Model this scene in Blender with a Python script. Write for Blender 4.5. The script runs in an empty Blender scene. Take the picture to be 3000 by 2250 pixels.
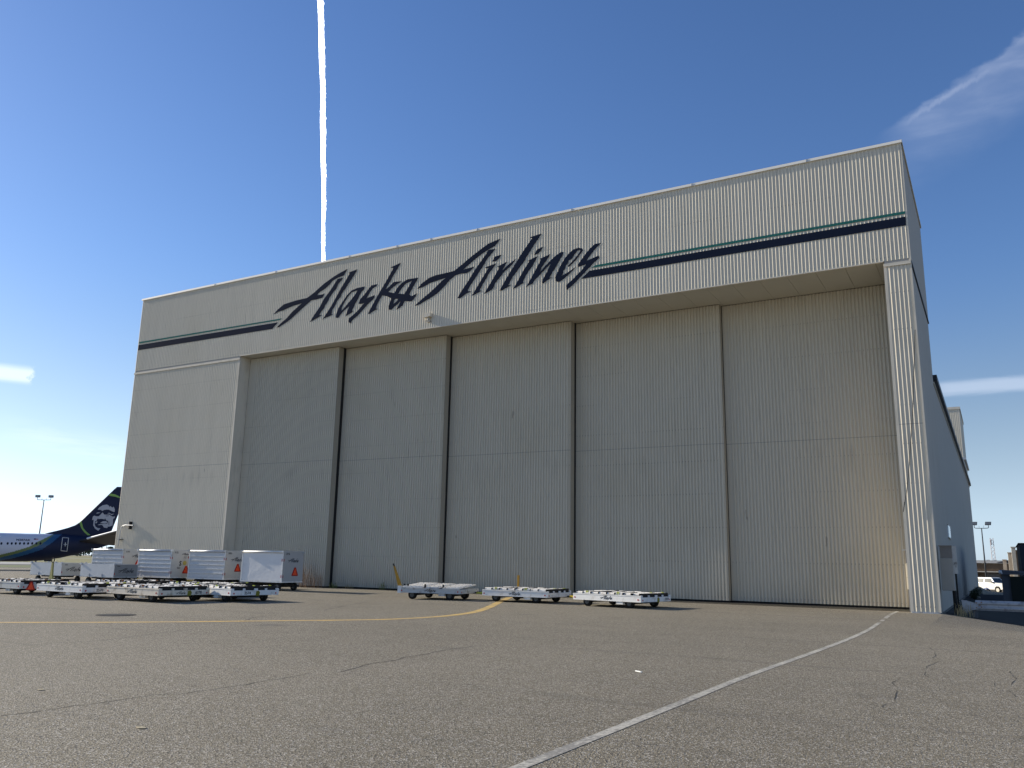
import bpy, bmesh, math, random
from math import sin, cos, pi, radians as R, atan2, sqrt
from mathutils import Vector, Matrix
from mathutils.geometry import tessellate_polygon
rnd = random.Random(7)
S = bpy.context.scene

# ---------------------------------------------------------------- camera
cam_d = bpy.data.cameras.new('camera'); cam = bpy.data.objects.new('camera', cam_d)
S.collection.objects.link(cam); S.camera = cam
F_PX, YAW, PIT, ROL = 2445.7, -0.5212, 0.2110, 0.0190
fw = Vector((sin(YAW)*cos(PIT), cos(YAW)*cos(PIT), sin(PIT)))
rt = Vector((cos(YAW), -sin(YAW), 0)); up = rt.cross(fw)
r2 = rt*cos(ROL) + up*sin(ROL); u2 = up*cos(ROL) - rt*sin(ROL)
M = Matrix((r2, u2, -fw)).transposed().to_4x4(); M.translation = Vector((0, 0, 1.6))
cam.matrix_world = M
cam_d.sensor_width = 36; cam_d.lens = 36*F_PX/3000; cam_d.clip_start = .1; cam_d.clip_end = 20000

# ---------------------------------------------------------------- sky, sun, exposure
SUN_EL, SUN_AZ = R(22), R(-95.0)          # azimuth from +Y towards +X
SUN_DIR = Vector((sin(SUN_AZ)*cos(SUN_EL), cos(SUN_AZ)*cos(SUN_EL), sin(SUN_EL)))
W = bpy.data.worlds.new('World'); S.world = W; W.use_nodes = True
S.view_settings.view_transform = 'Standard'; S.view_settings.look = 'None'
S.view_settings.gamma = 1; S.view_settings.exposure = 0.5

class NT:
    def __init__(s, nt): s.nt = nt; s.N = nt.nodes; s.L = nt.links
    def n(s, t, **k):
        x = s.N.new(t)
        for a, v in k.items(): setattr(x, a, v)
        return x
    def put(s, sock, v):
        if hasattr(v, 'is_linked') or isinstance(v, bpy.types.NodeSocket): s.L.new(v, sock)
        else: sock.default_value = v
    def m(s, op, a, b=0.0, c=None, clamp=False):
        x = s.n('ShaderNodeMath', operation=op, use_clamp=clamp)
        s.put(x.inputs[0], a); s.put(x.inputs[1], b)
        if c is not None: s.put(x.inputs[2], c)
        return x.outputs[0]
    def ss(s, v, a, b):                    # smoothstep a..b
        x = s.n('ShaderNodeMapRange', interpolation_type='SMOOTHSTEP')
        s.put(x.inputs[0], v); x.inputs[1].default_value = a; x.inputs[2].default_value = b
        return x.outputs[0]
    def noise(s, vec, scale, detail=4, rough=.5, dist=0.0):
        x = s.n('ShaderNodeTexNoise'); s.put(x.inputs['Vector'], vec)
        x.inputs['Scale'].default_value = scale; x.inputs['Detail'].default_value = detail
        x.inputs['Roughness'].default_value = rough; x.inputs['Distortion'].default_value = dist
        return x.outputs['Fac']
    def mapv(s, vec, sc=(1, 1, 1), loc=(0, 0, 0), rot=(0, 0, 0)):
        x = s.n('ShaderNodeMapping'); s.put(x.inputs['Vector'], vec)
        x.inputs['Scale'].default_value = sc; x.inputs['Location'].default_value = loc; x.inputs['Rotation'].default_value = rot
        return x.outputs[0]
    def mix(s, f, a, b, mode='MIX'):
        x = s.n('ShaderNodeMix', data_type='RGBA', blend_type=mode)
        s.put(x.inputs[0], f)
        for i, v in ((6, a), (7, b)):
            if isinstance(v, (tuple, list)): v = tuple(v)[:3] + (1,)
            s.put(x.inputs[i], v)
        return x.outputs[2]

def build_world():
    t = NT(W.node_tree); t.N.clear()
    sky = t.n('ShaderNodeTexSky', sky_type='NISHITA'); sky.sun_disc = False
    sky.sun_elevation = SUN_EL; sky.sun_rotation = SUN_AZ % (2*pi); sky.air_density = 1.0; sky.dust_density = .25; sky.ozone_density = 3.0; sky.altitude = 100
    g = t.n('ShaderNodeTexCoord').outputs['Generated']
    sep = t.n('ShaderNodeSeparateXYZ'); t.L.new(g, sep.inputs[0]); X, Y, Z = sep.outputs
    az = t.m('MULTIPLY', t.m('ARCTAN2', X, Y), 180/pi)
    el = t.m('MULTIPLY', t.m('ARCSINE', Z), 180/pi)
    cb = t.n('ShaderNodeCombineXYZ'); t.put(cb.inputs[0], az); t.put(cb.inputs[1], el); P = cb.outputs[0]
    def band(v, c, w, soft): return t.m('SUBTRACT', 1.0, t.ss(t.m('ABSOLUTE', t.m('SUBTRACT', v, c)), w, w+soft))
    # streaky cirrus in az/el degrees
    n1 = t.noise(t.mapv(P, (.12, 1.0, 1)), 1.3, 5, .6, .4)
    # left bright shred
    edge = t.m('ADD', az, t.m('MULTIPLY', t.noise(t.mapv(P, (1, 1, 1)), 2.2, 3, .6), .9))
    a = t.m('MULTIPLY', t.m('SUBTRACT', 1.0, t.ss(edge, -60.05, -59.75)), band(t.m('ADD', el, t.m('MULTIPLY', n1, .3)), 10.55, .15, .55))
    a = t.m('MULTIPLY', t.m('MULTIPLY', a, t.m('SUBTRACT', 1.0, t.ss(t.m('MULTIPLY', az, -1.0), 64.0, 72.0))), .5)
    # low haze streak left
    b = t.m('MULTIPLY', band(t.m('ADD', el, t.m('MULTIPLY', t.m('ADD', az, 57.0), .12)), 6.6, .3, .8), t.m('MULTIPLY', band(az, -57.5, 1.5, 3.5), .16))
    b = t.m('MULTIPLY', b, t.ss(n1, .3, .65))
    # upper right cirrus: sharp upper-left edge, feathery underside
    d = t.m('SUBTRACT', t.m('ADD', el, t.m('MULTIPLY', t.noise(t.mapv(P, (.5, .9, 1)), .8, 4, .55), 1.6)), t.m('ADD', 27.7, t.m('MULTIPLY', t.m('ADD', az, 4.0), .40)))
    edgec = t.m('MULTIPLY', t.ss(t.m('MULTIPLY', d, -1.0), -.35, .15), t.m('SUBTRACT', 1.0, t.ss(t.m('MULTIPLY', d, -1.0), .3, 5.0)))
    wisps = t.noise(t.mapv(P, (.22, .9, 1), rot=(0, 0, -.38)), .8, 4, .5, .4)
    c = t.m('MULTIPLY', t.m('MULTIPLY', edgec, t.ss(az, -5.2, -1.0)), t.m('ADD', .06, t.m('MULTIPLY', t.ss(wisps, .3, .8), .11)))
    # thin core line inside it
    d2 = t.m('SUBTRACT', t.m('ADD', el, t.m('MULTIPLY', t.noise(t.mapv(P, (.9, 0, 1)), 1.0, 4, .6), 1.0)), t.m('ADD', 28.0, t.m('MULTIPLY', t.m('ADD', az, 2.0), .36)))
    c2 = t.m('MULTIPLY', band(d2, 0.0, .02, .22), t.m('MULTIPLY', band(az, -.3, 1.4, 1.6), .06))
    # right mid streak
    e = t.m('MULTIPLY', band(t.m('ADD', el, t.m('MULTIPLY', n1, .6)), 11.2, .12, .5), t.m('MULTIPLY', t.ss(az, -4.0, -1.5), .22))
    e = t.m('MULTIPLY', e, t.m('SUBTRACT', 1.0, t.ss(az, 3.0, 12.0)))
    tot = a
    for k in (b, c, c2, e): tot = t.m('ADD', tot, k)
    tot = t.m('MINIMUM', tot, 1.0)
    front = t.ss(Y, 0.0, .1)
    tot = t.m('MULTIPLY', tot, front)
    hs = t.n('ShaderNodeHueSaturation'); t.L.new(sky.outputs[0], hs.inputs['Color']); hs.inputs['Saturation'].default_value = SKY_SAT; hs.inputs['Hue'].default_value = .510
    bw = t.n('ShaderNodeRGBToBW'); t.L.new(hs.outputs[0], bw.inputs[0])
    pale = t.mix(1.0, bw.outputs[0], (.78, 1.0, 1.26), 'MULTIPLY')
    low = t.m('MULTIPLY', t.m('SUBTRACT', 1.0, t.ss(el, 2.0, 20.0)), .8)
    base = t.mix(low, hs.outputs[0], pale)
    col = t.mix(tot, base, SKY_CLOUD)
    bg = t.n('ShaderNodeBackground'); t.L.new(col, bg.inputs[0]); bg.inputs[1].default_value = SKY_STR
    o = t.n('ShaderNodeOutputWorld'); t.L.new(bg.outputs[0], o.inputs[0])
SKY_STR, SKY_SAT, SKY_CLOUD = .108, 1.15, (8.5, 8.9, 9.8)
build_world()
sl = bpy.data.lights.new('sun', 'SUN'); sl.energy = 5.0; sl.angle = R(.5); sl.color = (1, .91, .76)
sun = bpy.data.objects.new('sun', sl); S.collection.objects.link(sun)
sun.rotation_mode = 'QUATERNION'; sun.rotation_quaternion = SUN_DIR.to_track_quat('Z', 'Y')

# ---------------------------------------------------------------- data measured on the place (metres)
SIGN={"A1":[[[-38.514,16.716],[-38.212,16.98],[-37.69,17.264],[-37.183,17.325],[-36.512,17.387],[-35.746,17.407],[-35.208,17.666],[-34.434,18.132],[-33.658,18.475],[-33.193,18.632],[-32.607,18.798],[-32.763,18.589],[-32.86,18.425],[-33.33,18.359],[-33.764,18.209],[-33.971,18.009],[-34.308,17.803],[-34.779,17.615],[-34.961,17.461],[-34.569,17.456],[-34.314,17.49],[-34.486,17.238],[-34.97,17.205],[-35.364,17.21],[-35.803,16.961],[-36.243,16.685],[-36.748,16.363],[-37.1,16.162],[-37.392,16.03],[-37.951,15.814],[-38.158,15.814],[-37.805,16.057],[-37.353,16.312],[-36.914,16.672],[-36.532,16.906],[-36.152,17.127],[-36.75,17.067],[-37.15,17.005],[-37.684,16.881],[-38.128,16.836]]],"A2":[[[-35.367,15.808],[-35.075,16.192],[-34.632,16.695],[-34.378,17.12],[-33.904,17.588],[-33.498,18.091],[-33.354,18.273],[-32.913,18.293],[-33.057,18.124],[-33.295,17.931],[-33.4,17.666],[-33.609,17.493],[-33.871,17.2],[-34.039,16.918],[-34.214,16.713],[-34.325,16.499],[-34.476,16.393],[-34.649,16.148],[-34.421,16.131],[-34.64,16.045],[-35.049,15.908]]],"l":[[[-34.363,15.831],[-34.101,16.138],[-33.725,16.594],[-33.414,17.058],[-33.02,17.66],[-32.677,18.091],[-32.438,18.434],[-32.493,18.545],[-31.832,18.641],[-31.985,18.413],[-32.184,18.166],[-32.469,17.83],[-32.696,17.535],[-32.9,17.338],[-33.037,17.079],[-33.271,16.86],[-33.436,16.554],[-33.609,16.35],[-33.683,16.095],[-33.522,16.061],[-33.77,15.993],[-34.208,15.899]]],"a":[[[-33.297,15.805],[-33.295,15.994],[-33.125,16.405],[-32.787,16.818],[-32.509,17.131],[-32.16,17.378],[-31.767,17.454],[-31.208,17.464],[-31.214,17.317],[-31.416,17.159],[-31.565,16.939],[-31.68,16.714],[-31.83,16.521],[-31.946,16.296],[-32.061,16.07],[-31.96,16.043],[-32.183,15.926],[-32.54,15.813],[-32.429,16.093],[-32.285,16.396],[-32.574,16.248],[-32.86,16.044],[-33.109,15.78]],[[-32.897,16.17],[-32.886,16.372],[-32.708,16.672],[-32.465,16.989],[-32.183,17.246],[-31.724,17.312],[-31.873,17.092],[-32.15,16.808],[-32.433,16.579],[-32.714,16.321]]],"s":[[[-31.578,16.445],[-31.514,16.69],[-31.204,16.94],[-30.899,17.243],[-30.687,17.451],[-30.22,17.46],[-30.324,17.343],[-30.545,17.27],[-30.757,17.061],[-30.875,16.892],[-31.023,16.687],[-30.417,16.811],[-30.407,16.664],[-30.559,16.527],[-30.868,16.332],[-31.052,16.172],[-31.329,15.944],[-31.637,15.693],[-31.954,15.522],[-32.135,15.306],[-32.278,15.43],[-32.261,15.642],[-31.974,15.791],[-31.597,16.034],[-31.352,16.267],[-31.136,16.436],[-31.362,16.415]]],"k":[[[-30.808,15.702],[-30.741,15.891],[-30.478,16.277],[-30.217,16.69],[-29.924,17.096],[-29.573,17.573],[-29.283,18.004],[-29.11,18.268],[-29.336,18.345],[-28.592,18.514],[-28.735,18.286],[-28.909,18.05],[-29.113,17.792],[-29.284,17.501],[-29.489,17.242],[-29.632,17.0],[-29.298,17.213],[-29.027,17.409],[-28.433,17.369],[-28.737,17.259],[-29.071,17.1],[-29.402,16.86],[-28.954,16.715],[-28.725,17.047],[-28.427,17.264],[-28.065,17.416],[-27.698,17.411],[-27.287,17.398],[-27.441,17.163],[-27.667,16.835],[-27.891,16.481],[-27.702,16.35],[-27.315,16.474],[-27.454,16.263],[-27.626,16.082],[-27.807,16.056],[-28.178,16.135],[-28.318,15.896],[-28.526,15.77],[-28.753,15.698],[-28.597,15.935],[-28.429,16.222],[-28.664,16.022],[-28.935,15.879],[-29.082,15.743],[-29.303,15.773],[-29.33,15.959],[-29.156,16.431],[-29.449,16.604],[-29.836,16.713],[-30.04,16.426],[-30.183,16.183],[-30.265,15.971],[-30.104,15.948],[-30.416,15.847],[-30.665,15.722]],[[-28.67,16.647],[-28.468,16.904],[-28.175,17.173],[-27.721,17.285],[-27.919,16.977],[-28.232,16.557]],[[-28.977,16.066],[-28.959,16.272],[-28.84,16.372],[-28.652,16.332],[-28.767,16.193]]],"B1":[[[-27.333,16.731],[-27.056,16.993],[-26.524,17.268],[-26.084,17.35],[-25.457,17.372],[-24.838,17.409],[-24.328,17.704],[-23.763,18.041],[-23.232,18.326],[-22.646,18.625],[-21.902,18.771],[-22.057,18.572],[-22.229,18.416],[-22.636,18.275],[-23.046,18.106],[-23.457,17.881],[-23.87,17.628],[-24.225,17.39],[-23.503,17.446],[-23.766,17.235],[-24.034,17.144],[-24.4,17.176],[-24.704,17.144],[-25.097,16.935],[-25.485,16.589],[-25.909,16.273],[-26.402,16.046],[-26.746,15.932],[-27.154,15.772],[-27.443,15.757],[-27.008,16.052],[-26.481,16.357],[-26.052,16.648],[-25.626,16.964],[-25.351,17.097],[-25.88,17.03],[-26.446,16.954],[-26.885,16.801]]],"B2":[[[-24.56,15.781],[-24.301,16.169],[-23.867,16.69],[-23.495,17.218],[-23.092,17.685],[-22.806,18.01],[-22.635,18.248],[-22.195,18.25],[-22.366,18.067],[-22.681,17.776],[-22.907,17.441],[-23.164,17.111],[-23.421,16.78],[-23.65,16.496],[-23.795,16.332],[-23.906,16.084],[-23.665,16.048],[-23.992,15.964],[-24.377,15.754]]],"i":[[[-23.641,15.767],[-23.37,16.136],[-23.002,16.661],[-22.605,17.206],[-22.812,17.239],[-22.784,17.288],[-22.114,17.402],[-22.312,17.157],[-22.539,16.931],[-22.735,16.619],[-22.933,16.36],[-23.129,16.021],[-23.01,15.977],[-23.332,15.866]]],"id":[[[-22.38,17.539],[-22.212,17.802],[-21.806,17.838],[-21.946,17.651],[-22.147,17.526]]],"r":[[[-22.843,15.78],[-22.544,16.19],[-22.23,16.645],[-21.918,17.119],[-22.059,17.185],[-21.441,17.386],[-21.596,17.129],[-21.751,16.903],[-21.368,17.196],[-20.873,17.468],[-21.117,17.175],[-21.296,17.038],[-21.589,16.856],[-21.813,16.621],[-21.993,16.44],[-22.174,16.259],[-22.283,16.004],[-22.191,16.032],[-22.535,15.875]]],"l2":[[[-21.874,15.818],[-21.576,16.271],[-21.244,16.759],[-20.913,17.204],[-20.583,17.648],[-20.254,18.048],[-19.925,18.447],[-20.059,18.482],[-20.038,18.52],[-19.384,18.597],[-19.503,18.411],[-19.808,18.052],[-20.091,17.666],[-20.265,17.427],[-20.418,17.183],[-20.616,16.988],[-20.858,16.697],[-21.079,16.463],[-21.254,16.18],[-21.342,16.028],[-21.138,16.028],[-21.43,15.917],[-21.702,15.813]]],"i2":[[[-21.031,15.795],[-20.736,16.223],[-20.41,16.748],[-20.083,17.168],[-20.206,17.199],[-19.578,17.391],[-19.75,17.112],[-19.922,16.833],[-20.097,16.656],[-20.27,16.417],[-20.4,16.191],[-20.442,16.054],[-20.353,16.04],[-20.597,15.955],[-20.863,15.831]]],"i2d":[[[-19.81,17.473],[-19.627,17.75],[-19.265,17.851],[-19.405,17.629],[-19.601,17.498]]],"n":[[[-20.259,15.76],[-19.981,16.183],[-19.701,16.628],[-19.379,17.148],[-19.478,17.195],[-18.838,17.362],[-19.009,17.126],[-19.18,16.91],[-19.352,16.694],[-19.457,16.446],[-19.135,16.76],[-18.791,17.028],[-18.492,17.241],[-18.236,17.359],[-18.087,17.353],[-18.097,17.233],[-18.276,16.961],[-18.402,16.76],[-18.571,16.505],[-18.699,16.364],[-18.826,16.163],[-18.868,16.068],[-18.717,16.075],[-18.953,15.981],[-19.146,15.87],[-19.232,15.812],[-19.298,15.853],[-19.257,16.049],[-19.001,16.454],[-18.811,16.848],[-19.047,16.644],[-19.283,16.459],[-19.499,16.27],[-19.737,16.083],[-19.866,15.9],[-20.086,15.852]]],"e":[[[-18.373,15.75],[-18.523,15.854],[-18.546,16.038],[-18.399,16.336],[-18.231,16.651],[-17.979,17.011],[-17.726,17.25],[-17.474,17.387],[-17.223,17.423],[-17.036,17.349],[-16.963,17.237],[-17.077,17.117],[-17.222,16.942],[-17.389,16.77],[-17.597,16.605],[-17.786,16.477],[-17.828,16.544],[-17.598,16.726],[-17.347,16.963],[-17.181,17.135],[-17.119,17.284],[-17.265,17.29],[-17.452,17.102],[-17.598,16.886],[-17.766,16.834],[-17.829,16.664],[-17.934,16.581],[-17.996,16.411],[-18.08,16.325],[-18.08,16.204],[-18.184,16.061],[-17.805,16.2],[-17.367,16.428],[-17.596,16.206],[-17.847,16.027],[-18.056,15.881],[-18.225,15.787]]],"s2":[[[-17.232,16.385],[-17.263,16.51],[-17.056,16.754],[-16.808,17.05],[-16.561,17.285],[-16.315,17.46],[-15.969,17.458],[-16.111,17.344],[-16.274,17.215],[-16.438,17.045],[-16.561,16.908],[-16.685,16.77],[-16.808,16.633],[-16.48,16.716],[-16.113,16.811],[-16.083,16.687],[-16.215,16.572],[-16.439,16.432],[-16.562,16.295],[-16.726,16.184],[-16.89,16.013],[-17.096,15.849],[-17.302,15.664],[-17.551,15.465],[-17.738,15.355],[-17.863,15.255],[-17.928,15.483],[-17.802,15.603],[-17.552,15.762],[-17.303,15.98],[-17.035,16.195],[-16.808,16.454],[-17.014,16.429]]],"nav_l":[[[-51.573,16.198],[-38.082,16.141],[-38.542,15.767],[-51.57,15.817]]],"grn_l":[[[-51.56,16.417],[-37.758,16.357],[-37.947,16.275],[-51.553,16.306]]],"nav_r":[[[-17.075,15.727],[-16.603,16.085],[-2.084,16.129],[-2.097,15.743]]],"grn_r":[[[-16.501,16.216],[-16.277,16.327],[-2.092,16.371],[-2.09,16.257]]]}
YEL=[[-21.93,10.26],[-20.55,11.79],[-18.53,13.96],[-16.6,16.61],[-15.54,18.05],[-14.82,19.37],[-14.56,21.34],[-14.93,23.63],[-15.98,26.31],[-17.55,29.67],[-19.24,33.27]]
WHT=[[-3.47,5.65],[-3.47,6.26],[-3.44,10.27],[-3.43,13.08],[-3.3,17.12],[-3.22,20.13],[-3.19,22.38],[-3.21,25.17],[-3.29,27.48],[-3.42,30.66],[-3.59,34.63],[-3.62,37.78]]
CRK=[[[-8.87,5.13],[-8.81,5.47],[-8.79,5.78],[-8.74,6.09],[-8.77,6.45],[-8.79,6.91],[-8.63,7.14],[-8.61,7.43],[-8.57,7.94],[-8.57,8.33],[-8.65,8.82],[-8.65,9.5]],[[-8.45,9.86],[-8.59,10.39],[-8.77,10.94],[-8.73,11.37],[-8.83,11.93],[-8.86,12.51],[-9.02,13.24],[-8.99,14.39]],[[-15.18,8.77],[-15.18,9.6],[-15.02,10.65],[-15.39,11.68],[-15.88,13.23]],[[-16.89,15.77],[-17.94,17.24],[-18.22,18.4]],[[-18.89,21.08],[-20.44,24.02],[-21.43,26.26]],[[-1.41,20.44],[-1.22,19.4],[-1.2,18.35],[-1.1,17.47],[-1.18,16.68],[-1.22,16.24],[-1.19,15.5],[-1.1,14.87]],[[-1.45,14.61],[-1.5,13.83],[-1.36,13.36],[-1.33,12.6],[-1.28,11.87],[-1.36,11.39],[-1.55,11.53]],[[0.02,16.7],[0.08,15.68],[0.02,14.7]],[[-0.2,14.73],[-0.15,14.1]],[[-0.03,14.01],[0.06,13.32]],[[-1.46,23.3],[-0.97,22.68]],[[-1.27,11.33],[-1.17,11.07]]]
AO=[-109.438,66.388,0.519,0.855,0.855,-0.519]
FT=[[-7.388,4.106],[-4.554,4.2],[-1.634,4.186],[0.348,4.228],[2.368,4.249],[4.433,4.179],[6.551,3.958],[8.718,3.617],[10.372,3.314]]
FB=[[-6.911,0.445],[-4.093,0.546],[-1.195,0.595],[0.763,0.762],[2.732,1.133],[4.718,1.681],[5.917,2.105],[7.237,2.538],[8.774,3.097],[10.382,3.221]]
FIN=[[0.163,4.099],[0.933,4.383],[2.108,4.728],[3.092,5.07],[3.877,5.419],[4.4,5.84],[8.531,10.88],[10.117,10.926],[8.901,6.426],[8.395,4.421],[8.718,3.617],[4.459,3.951]]
B1=[[5.162,6.969],[3.89,5.305],[2.39,4.057],[1.492,3.071],[0.397,2.146],[-1.018,1.559],[-2.703,0.975],[-4.109,0.677],[-6.911,0.445]]
B2=[[2.963,6.185],[2.115,4.671],[1.392,3.912],[0.317,2.815],[-0.895,2.172],[-2.294,1.587],[-4.153,1.024],[-6.921,0.52]]
B3=[[2.758,6.177],[1.743,4.376],[1.372,4.081],[0.251,3.372],[-1.126,2.443],[-2.805,1.796],[-4.198,1.383],[-6.969,0.895]]
WIN=[[-6.395,2.747],[-5.95,2.759],[-5.513,2.771],[-5.066,2.783],[-4.625,2.795],[-4.174,2.807],[-3.484,2.826],[-3.037,2.838],[-2.589,2.85],[-2.129,2.863],[-1.667,2.875],[-1.213,2.888],[-0.757,2.9],[-0.29,2.913],[0.179,2.925]]
DOOR=[[2.642,3.753],[3.352,3.73],[3.349,2.008],[2.638,2.059]]
REG=[[-2.578,3.202],[-1.064,3.245],[-0.63,3.29],[-0.122,3.305],[-0.66,3.543]]
STAB=[[4.535,3.344,1.2],[9.469,5.035,7.5],[10.744,4.68,7.5],[9.031,3.036,1.0]]
FACE=[[[6.427,7.65],[6.643,7.965],[7.001,8.259],[7.494,8.375],[7.731,8.263],[7.897,8.025],[7.934,8.212],[8.213,7.979],[8.365,8.14],[8.542,7.809],[8.582,7.441],[8.444,7.404],[8.147,7.545],[7.85,7.685],[7.567,7.702],[7.239,7.626],[7.005,7.462],[6.905,7.611]],[[7.108,7.283],[7.305,7.017],[7.588,6.998],[7.92,7.043],[8.132,6.899],[8.429,6.759],[8.676,6.83],[8.646,6.583],[8.49,6.454],[8.515,5.965],[8.498,5.597],[8.207,5.434],[7.931,5.393],[7.895,5.209],[7.498,5.256],[7.336,5.463],[7.236,5.611],[6.686,5.56],[6.838,5.687],[7.832,5.786],[7.9,6.186],[7.671,6.238],[7.47,6.535],[7.434,6.35],[7.091,6.428],[6.651,6.379],[6.665,6.501],[6.54,6.375],[6.456,6.128],[6.298,6.061],[6.283,5.697],[6.433,5.339],[6.729,5.168],[7.064,5.149],[6.824,4.807],[6.405,5.095],[6.138,5.509],[6.105,6.296],[5.923,6.198],[5.955,6.654],[6.103,6.812],[6.389,6.733],[6.715,6.808],[6.888,6.999],[7.007,7.187]],[[6.932,5.843],[7.238,6.098],[7.68,6.146],[7.833,5.878],[7.494,5.804]],[[6.29,7.125],[6.496,7.274],[6.834,7.241],[6.514,7.116]],[[7.679,7.186],[7.894,7.275],[8.193,7.117],[8.581,7.183],[8.264,6.985],[7.964,7.156]],[[6.345,5.881],[6.517,6.082],[6.611,5.982],[6.441,5.763]]]
FDARK=[[[6.394,6.794],[6.762,6.883],[6.719,6.772],[6.446,6.724]],[[7.491,6.854],[7.934,6.909],[7.888,6.821],[7.555,6.783]],[[7.958,6.066],[8.036,6.13],[8.085,5.674],[8.019,5.61]]]
SWOOSH=[[[4.432,5.807],[4.621,6.055],[4.812,5.58],[4.975,5.105],[5.41,4.639],[5.953,4.205],[5.628,4.165],[5.144,4.57],[4.696,5.155]],[[7.556,9.611],[7.837,9.886],[8.355,9.81],[8.831,9.618],[9.261,9.331],[8.83,9.358],[8.505,9.477],[7.987,9.542]]]
CAB=[[-2.09,36.5,11.18],[-2.4,36.5,8.15],[-2.6,36.5,6.53],[-2.82,36.5,4.99],[-2.95,36.5,4.36],[-3.06,36.5,3.85],[-2.99,36.5,4.24]]
SWT=[[-4.98,12.65],[-4.85,12.7]]
SPOT=[[-21.11,15.23],[-11.05,11.35],[-8.35,8.9],[-10.12,6.41]]

D = 36.59; XL = -51.67; XR = -2.04; HT = 19.59; HS = 14.28; X1 = -41.21; X2 = -3.07
DOORS = [(-33.65, .85), (-26.23, 1.49), (-18.65, 2.09), (-10.85, 2.68), (-2.9, 3.04)]   # right end, recess
YB, HW, YE = 10.46, 11.18, 72.7

# ---------------------------------------------------------------- materials
MATS = {}
def mat(name, col, rough=.6, metal=0.0, var=.0, vscale=3.0, bump=0.0, bscale=40, stretch=(1, 1, 1), dirt=None, dirt_amt=0, dirt_scale=2, spec=.25):
    if name in MATS: return MATS[name]
    m = bpy.data.materials.new(name); m.use_nodes = True; t = NT(m.node_tree)
    p = t.N['Principled BSDF']; p.inputs['Roughness'].default_value = rough; p.inputs['Metallic'].default_value = metal
    p.inputs['Specular IOR Level'].default_value = spec
    co = t.n('ShaderNodeTexCoord').outputs['Object']; v = t.mapv(co, stretch)
    c = tuple(col)+(1,)
    if var:
        n = t.noise(v, vscale, 5, .6)
        c = t.mix(n, tuple(x*(1-var) for x in col), tuple(min(1, x*(1+var)) for x in col))
    if dirt:
        n = t.noise(v, dirt_scale, 6, .65)
        c = t.mix(t.m('MULTIPLY', t.ss(n, .5, .72), dirt_amt), c, dirt)
    t.put(p.inputs['Base Color'], c)
    if bump:
        b = t.n('ShaderNodeBump'); b.inputs['Strength'].default_value = bump; b.inputs['Distance'].default_value = .02
        t.put(b.inputs['Height'], t.noise(v, bscale, 4, .6)); t.L.new(b.outputs[0], p.inputs['Normal'])
    MATS[name] = m; return m

def wall_mat(name, col, streak=.10, joints=True):
    m = bpy.data.materials.new(name); m.use_nodes = True; t = NT(m.node_tree)
    p = t.N['Principled BSDF']; p.inputs['Roughness'].default_value = .75; p.inputs['Specular IOR Level'].default_value = .08
    geo = t.n('ShaderNodeNewGeometry').outputs['Position']
    n1 = t.noise(t.mapv(geo, (2.2, 2.2, .12)), 1.0, 6, .6)           # vertical run-off streaks
    n2 = t.noise(geo, .25, 4, .55)
    n3 = t.noise(t.mapv(geo, (9, 9, .5)), 1.0, 3, .6)
    c = t.mix(n1, tuple(x*(1-streak) for x in col), tuple(x*(1+streak*.6) for x in col))
    c = t.mix(t.m('MULTIPLY', t.ss(n2, .45, .75), .22), c, (col[0]*.82, col[1]*.79, col[2]*.70))
    c = t.mix(t.m('MULTIPLY', t.ss(n3, .58, .78), .25), c, (.20, .18, .15))
    sep = t.n('ShaderNodeSeparateXYZ'); t.L.new(geo, sep.inputs[0]); z = sep.outputs[2]; x = sep.outputs[0]
    # lap joints and screw rows
    lap = t.m('LESS_THAN', t.m('ABSOLUTE', t.m('SUBTRACT', z, 7.35)), .014)
    n5 = t.noise(t.mapv(geo, (3.2, 3.2, .9)), 1.0, 3, .5)
    if joints: c = t.mix(t.m('MULTIPLY', t.ss(n5, .745, .765), .5), c, (.16, .14, .11))
    if joints: c = t.mix(t.m('MULTIPLY', lap, .5), c, (.12, .115, .105))
    below = t.m('MULTIPLY', t.m('SUBTRACT', 1.0, t.ss(z, 6.6, 7.35)), t.m('MULTIPLY', t.ss(z, 5.2, 7.3), t.ss(n1, .5, .7)))
    c = t.mix(t.m('MULTIPLY', below, .35), c, (.30, .27, .22))
    row = t.m('LESS_THAN', t.m('PINGPONG', t.m('SUBTRACT', z, .24), .79), .028)
    colm = t.m('LESS_THAN', t.m('PINGPONG', t.m('ADD', x, .03), .0785), .014)
    sc = t.m('MULTIPLY', t.m('MULTIPLY', row, colm), t.ss(n2, .35, .6))
    if joints: c = t.mix(t.m('MULTIPLY', sc, .6), c, (.10, .08, .06))
    # splash dirt near the ground
    sp = t.m('MULTIPLY', t.m('SUBTRACT', 1.0, t.ss(z, 0.0, 1.3)), t.ss(n1, .3, .7))
    c = t.mix(t.m('MULTIPLY', sp, .28), c, (.22, .19, .15))
    t.put(p.inputs['Base Color'], c)
    MATS[name] = m; return m

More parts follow.
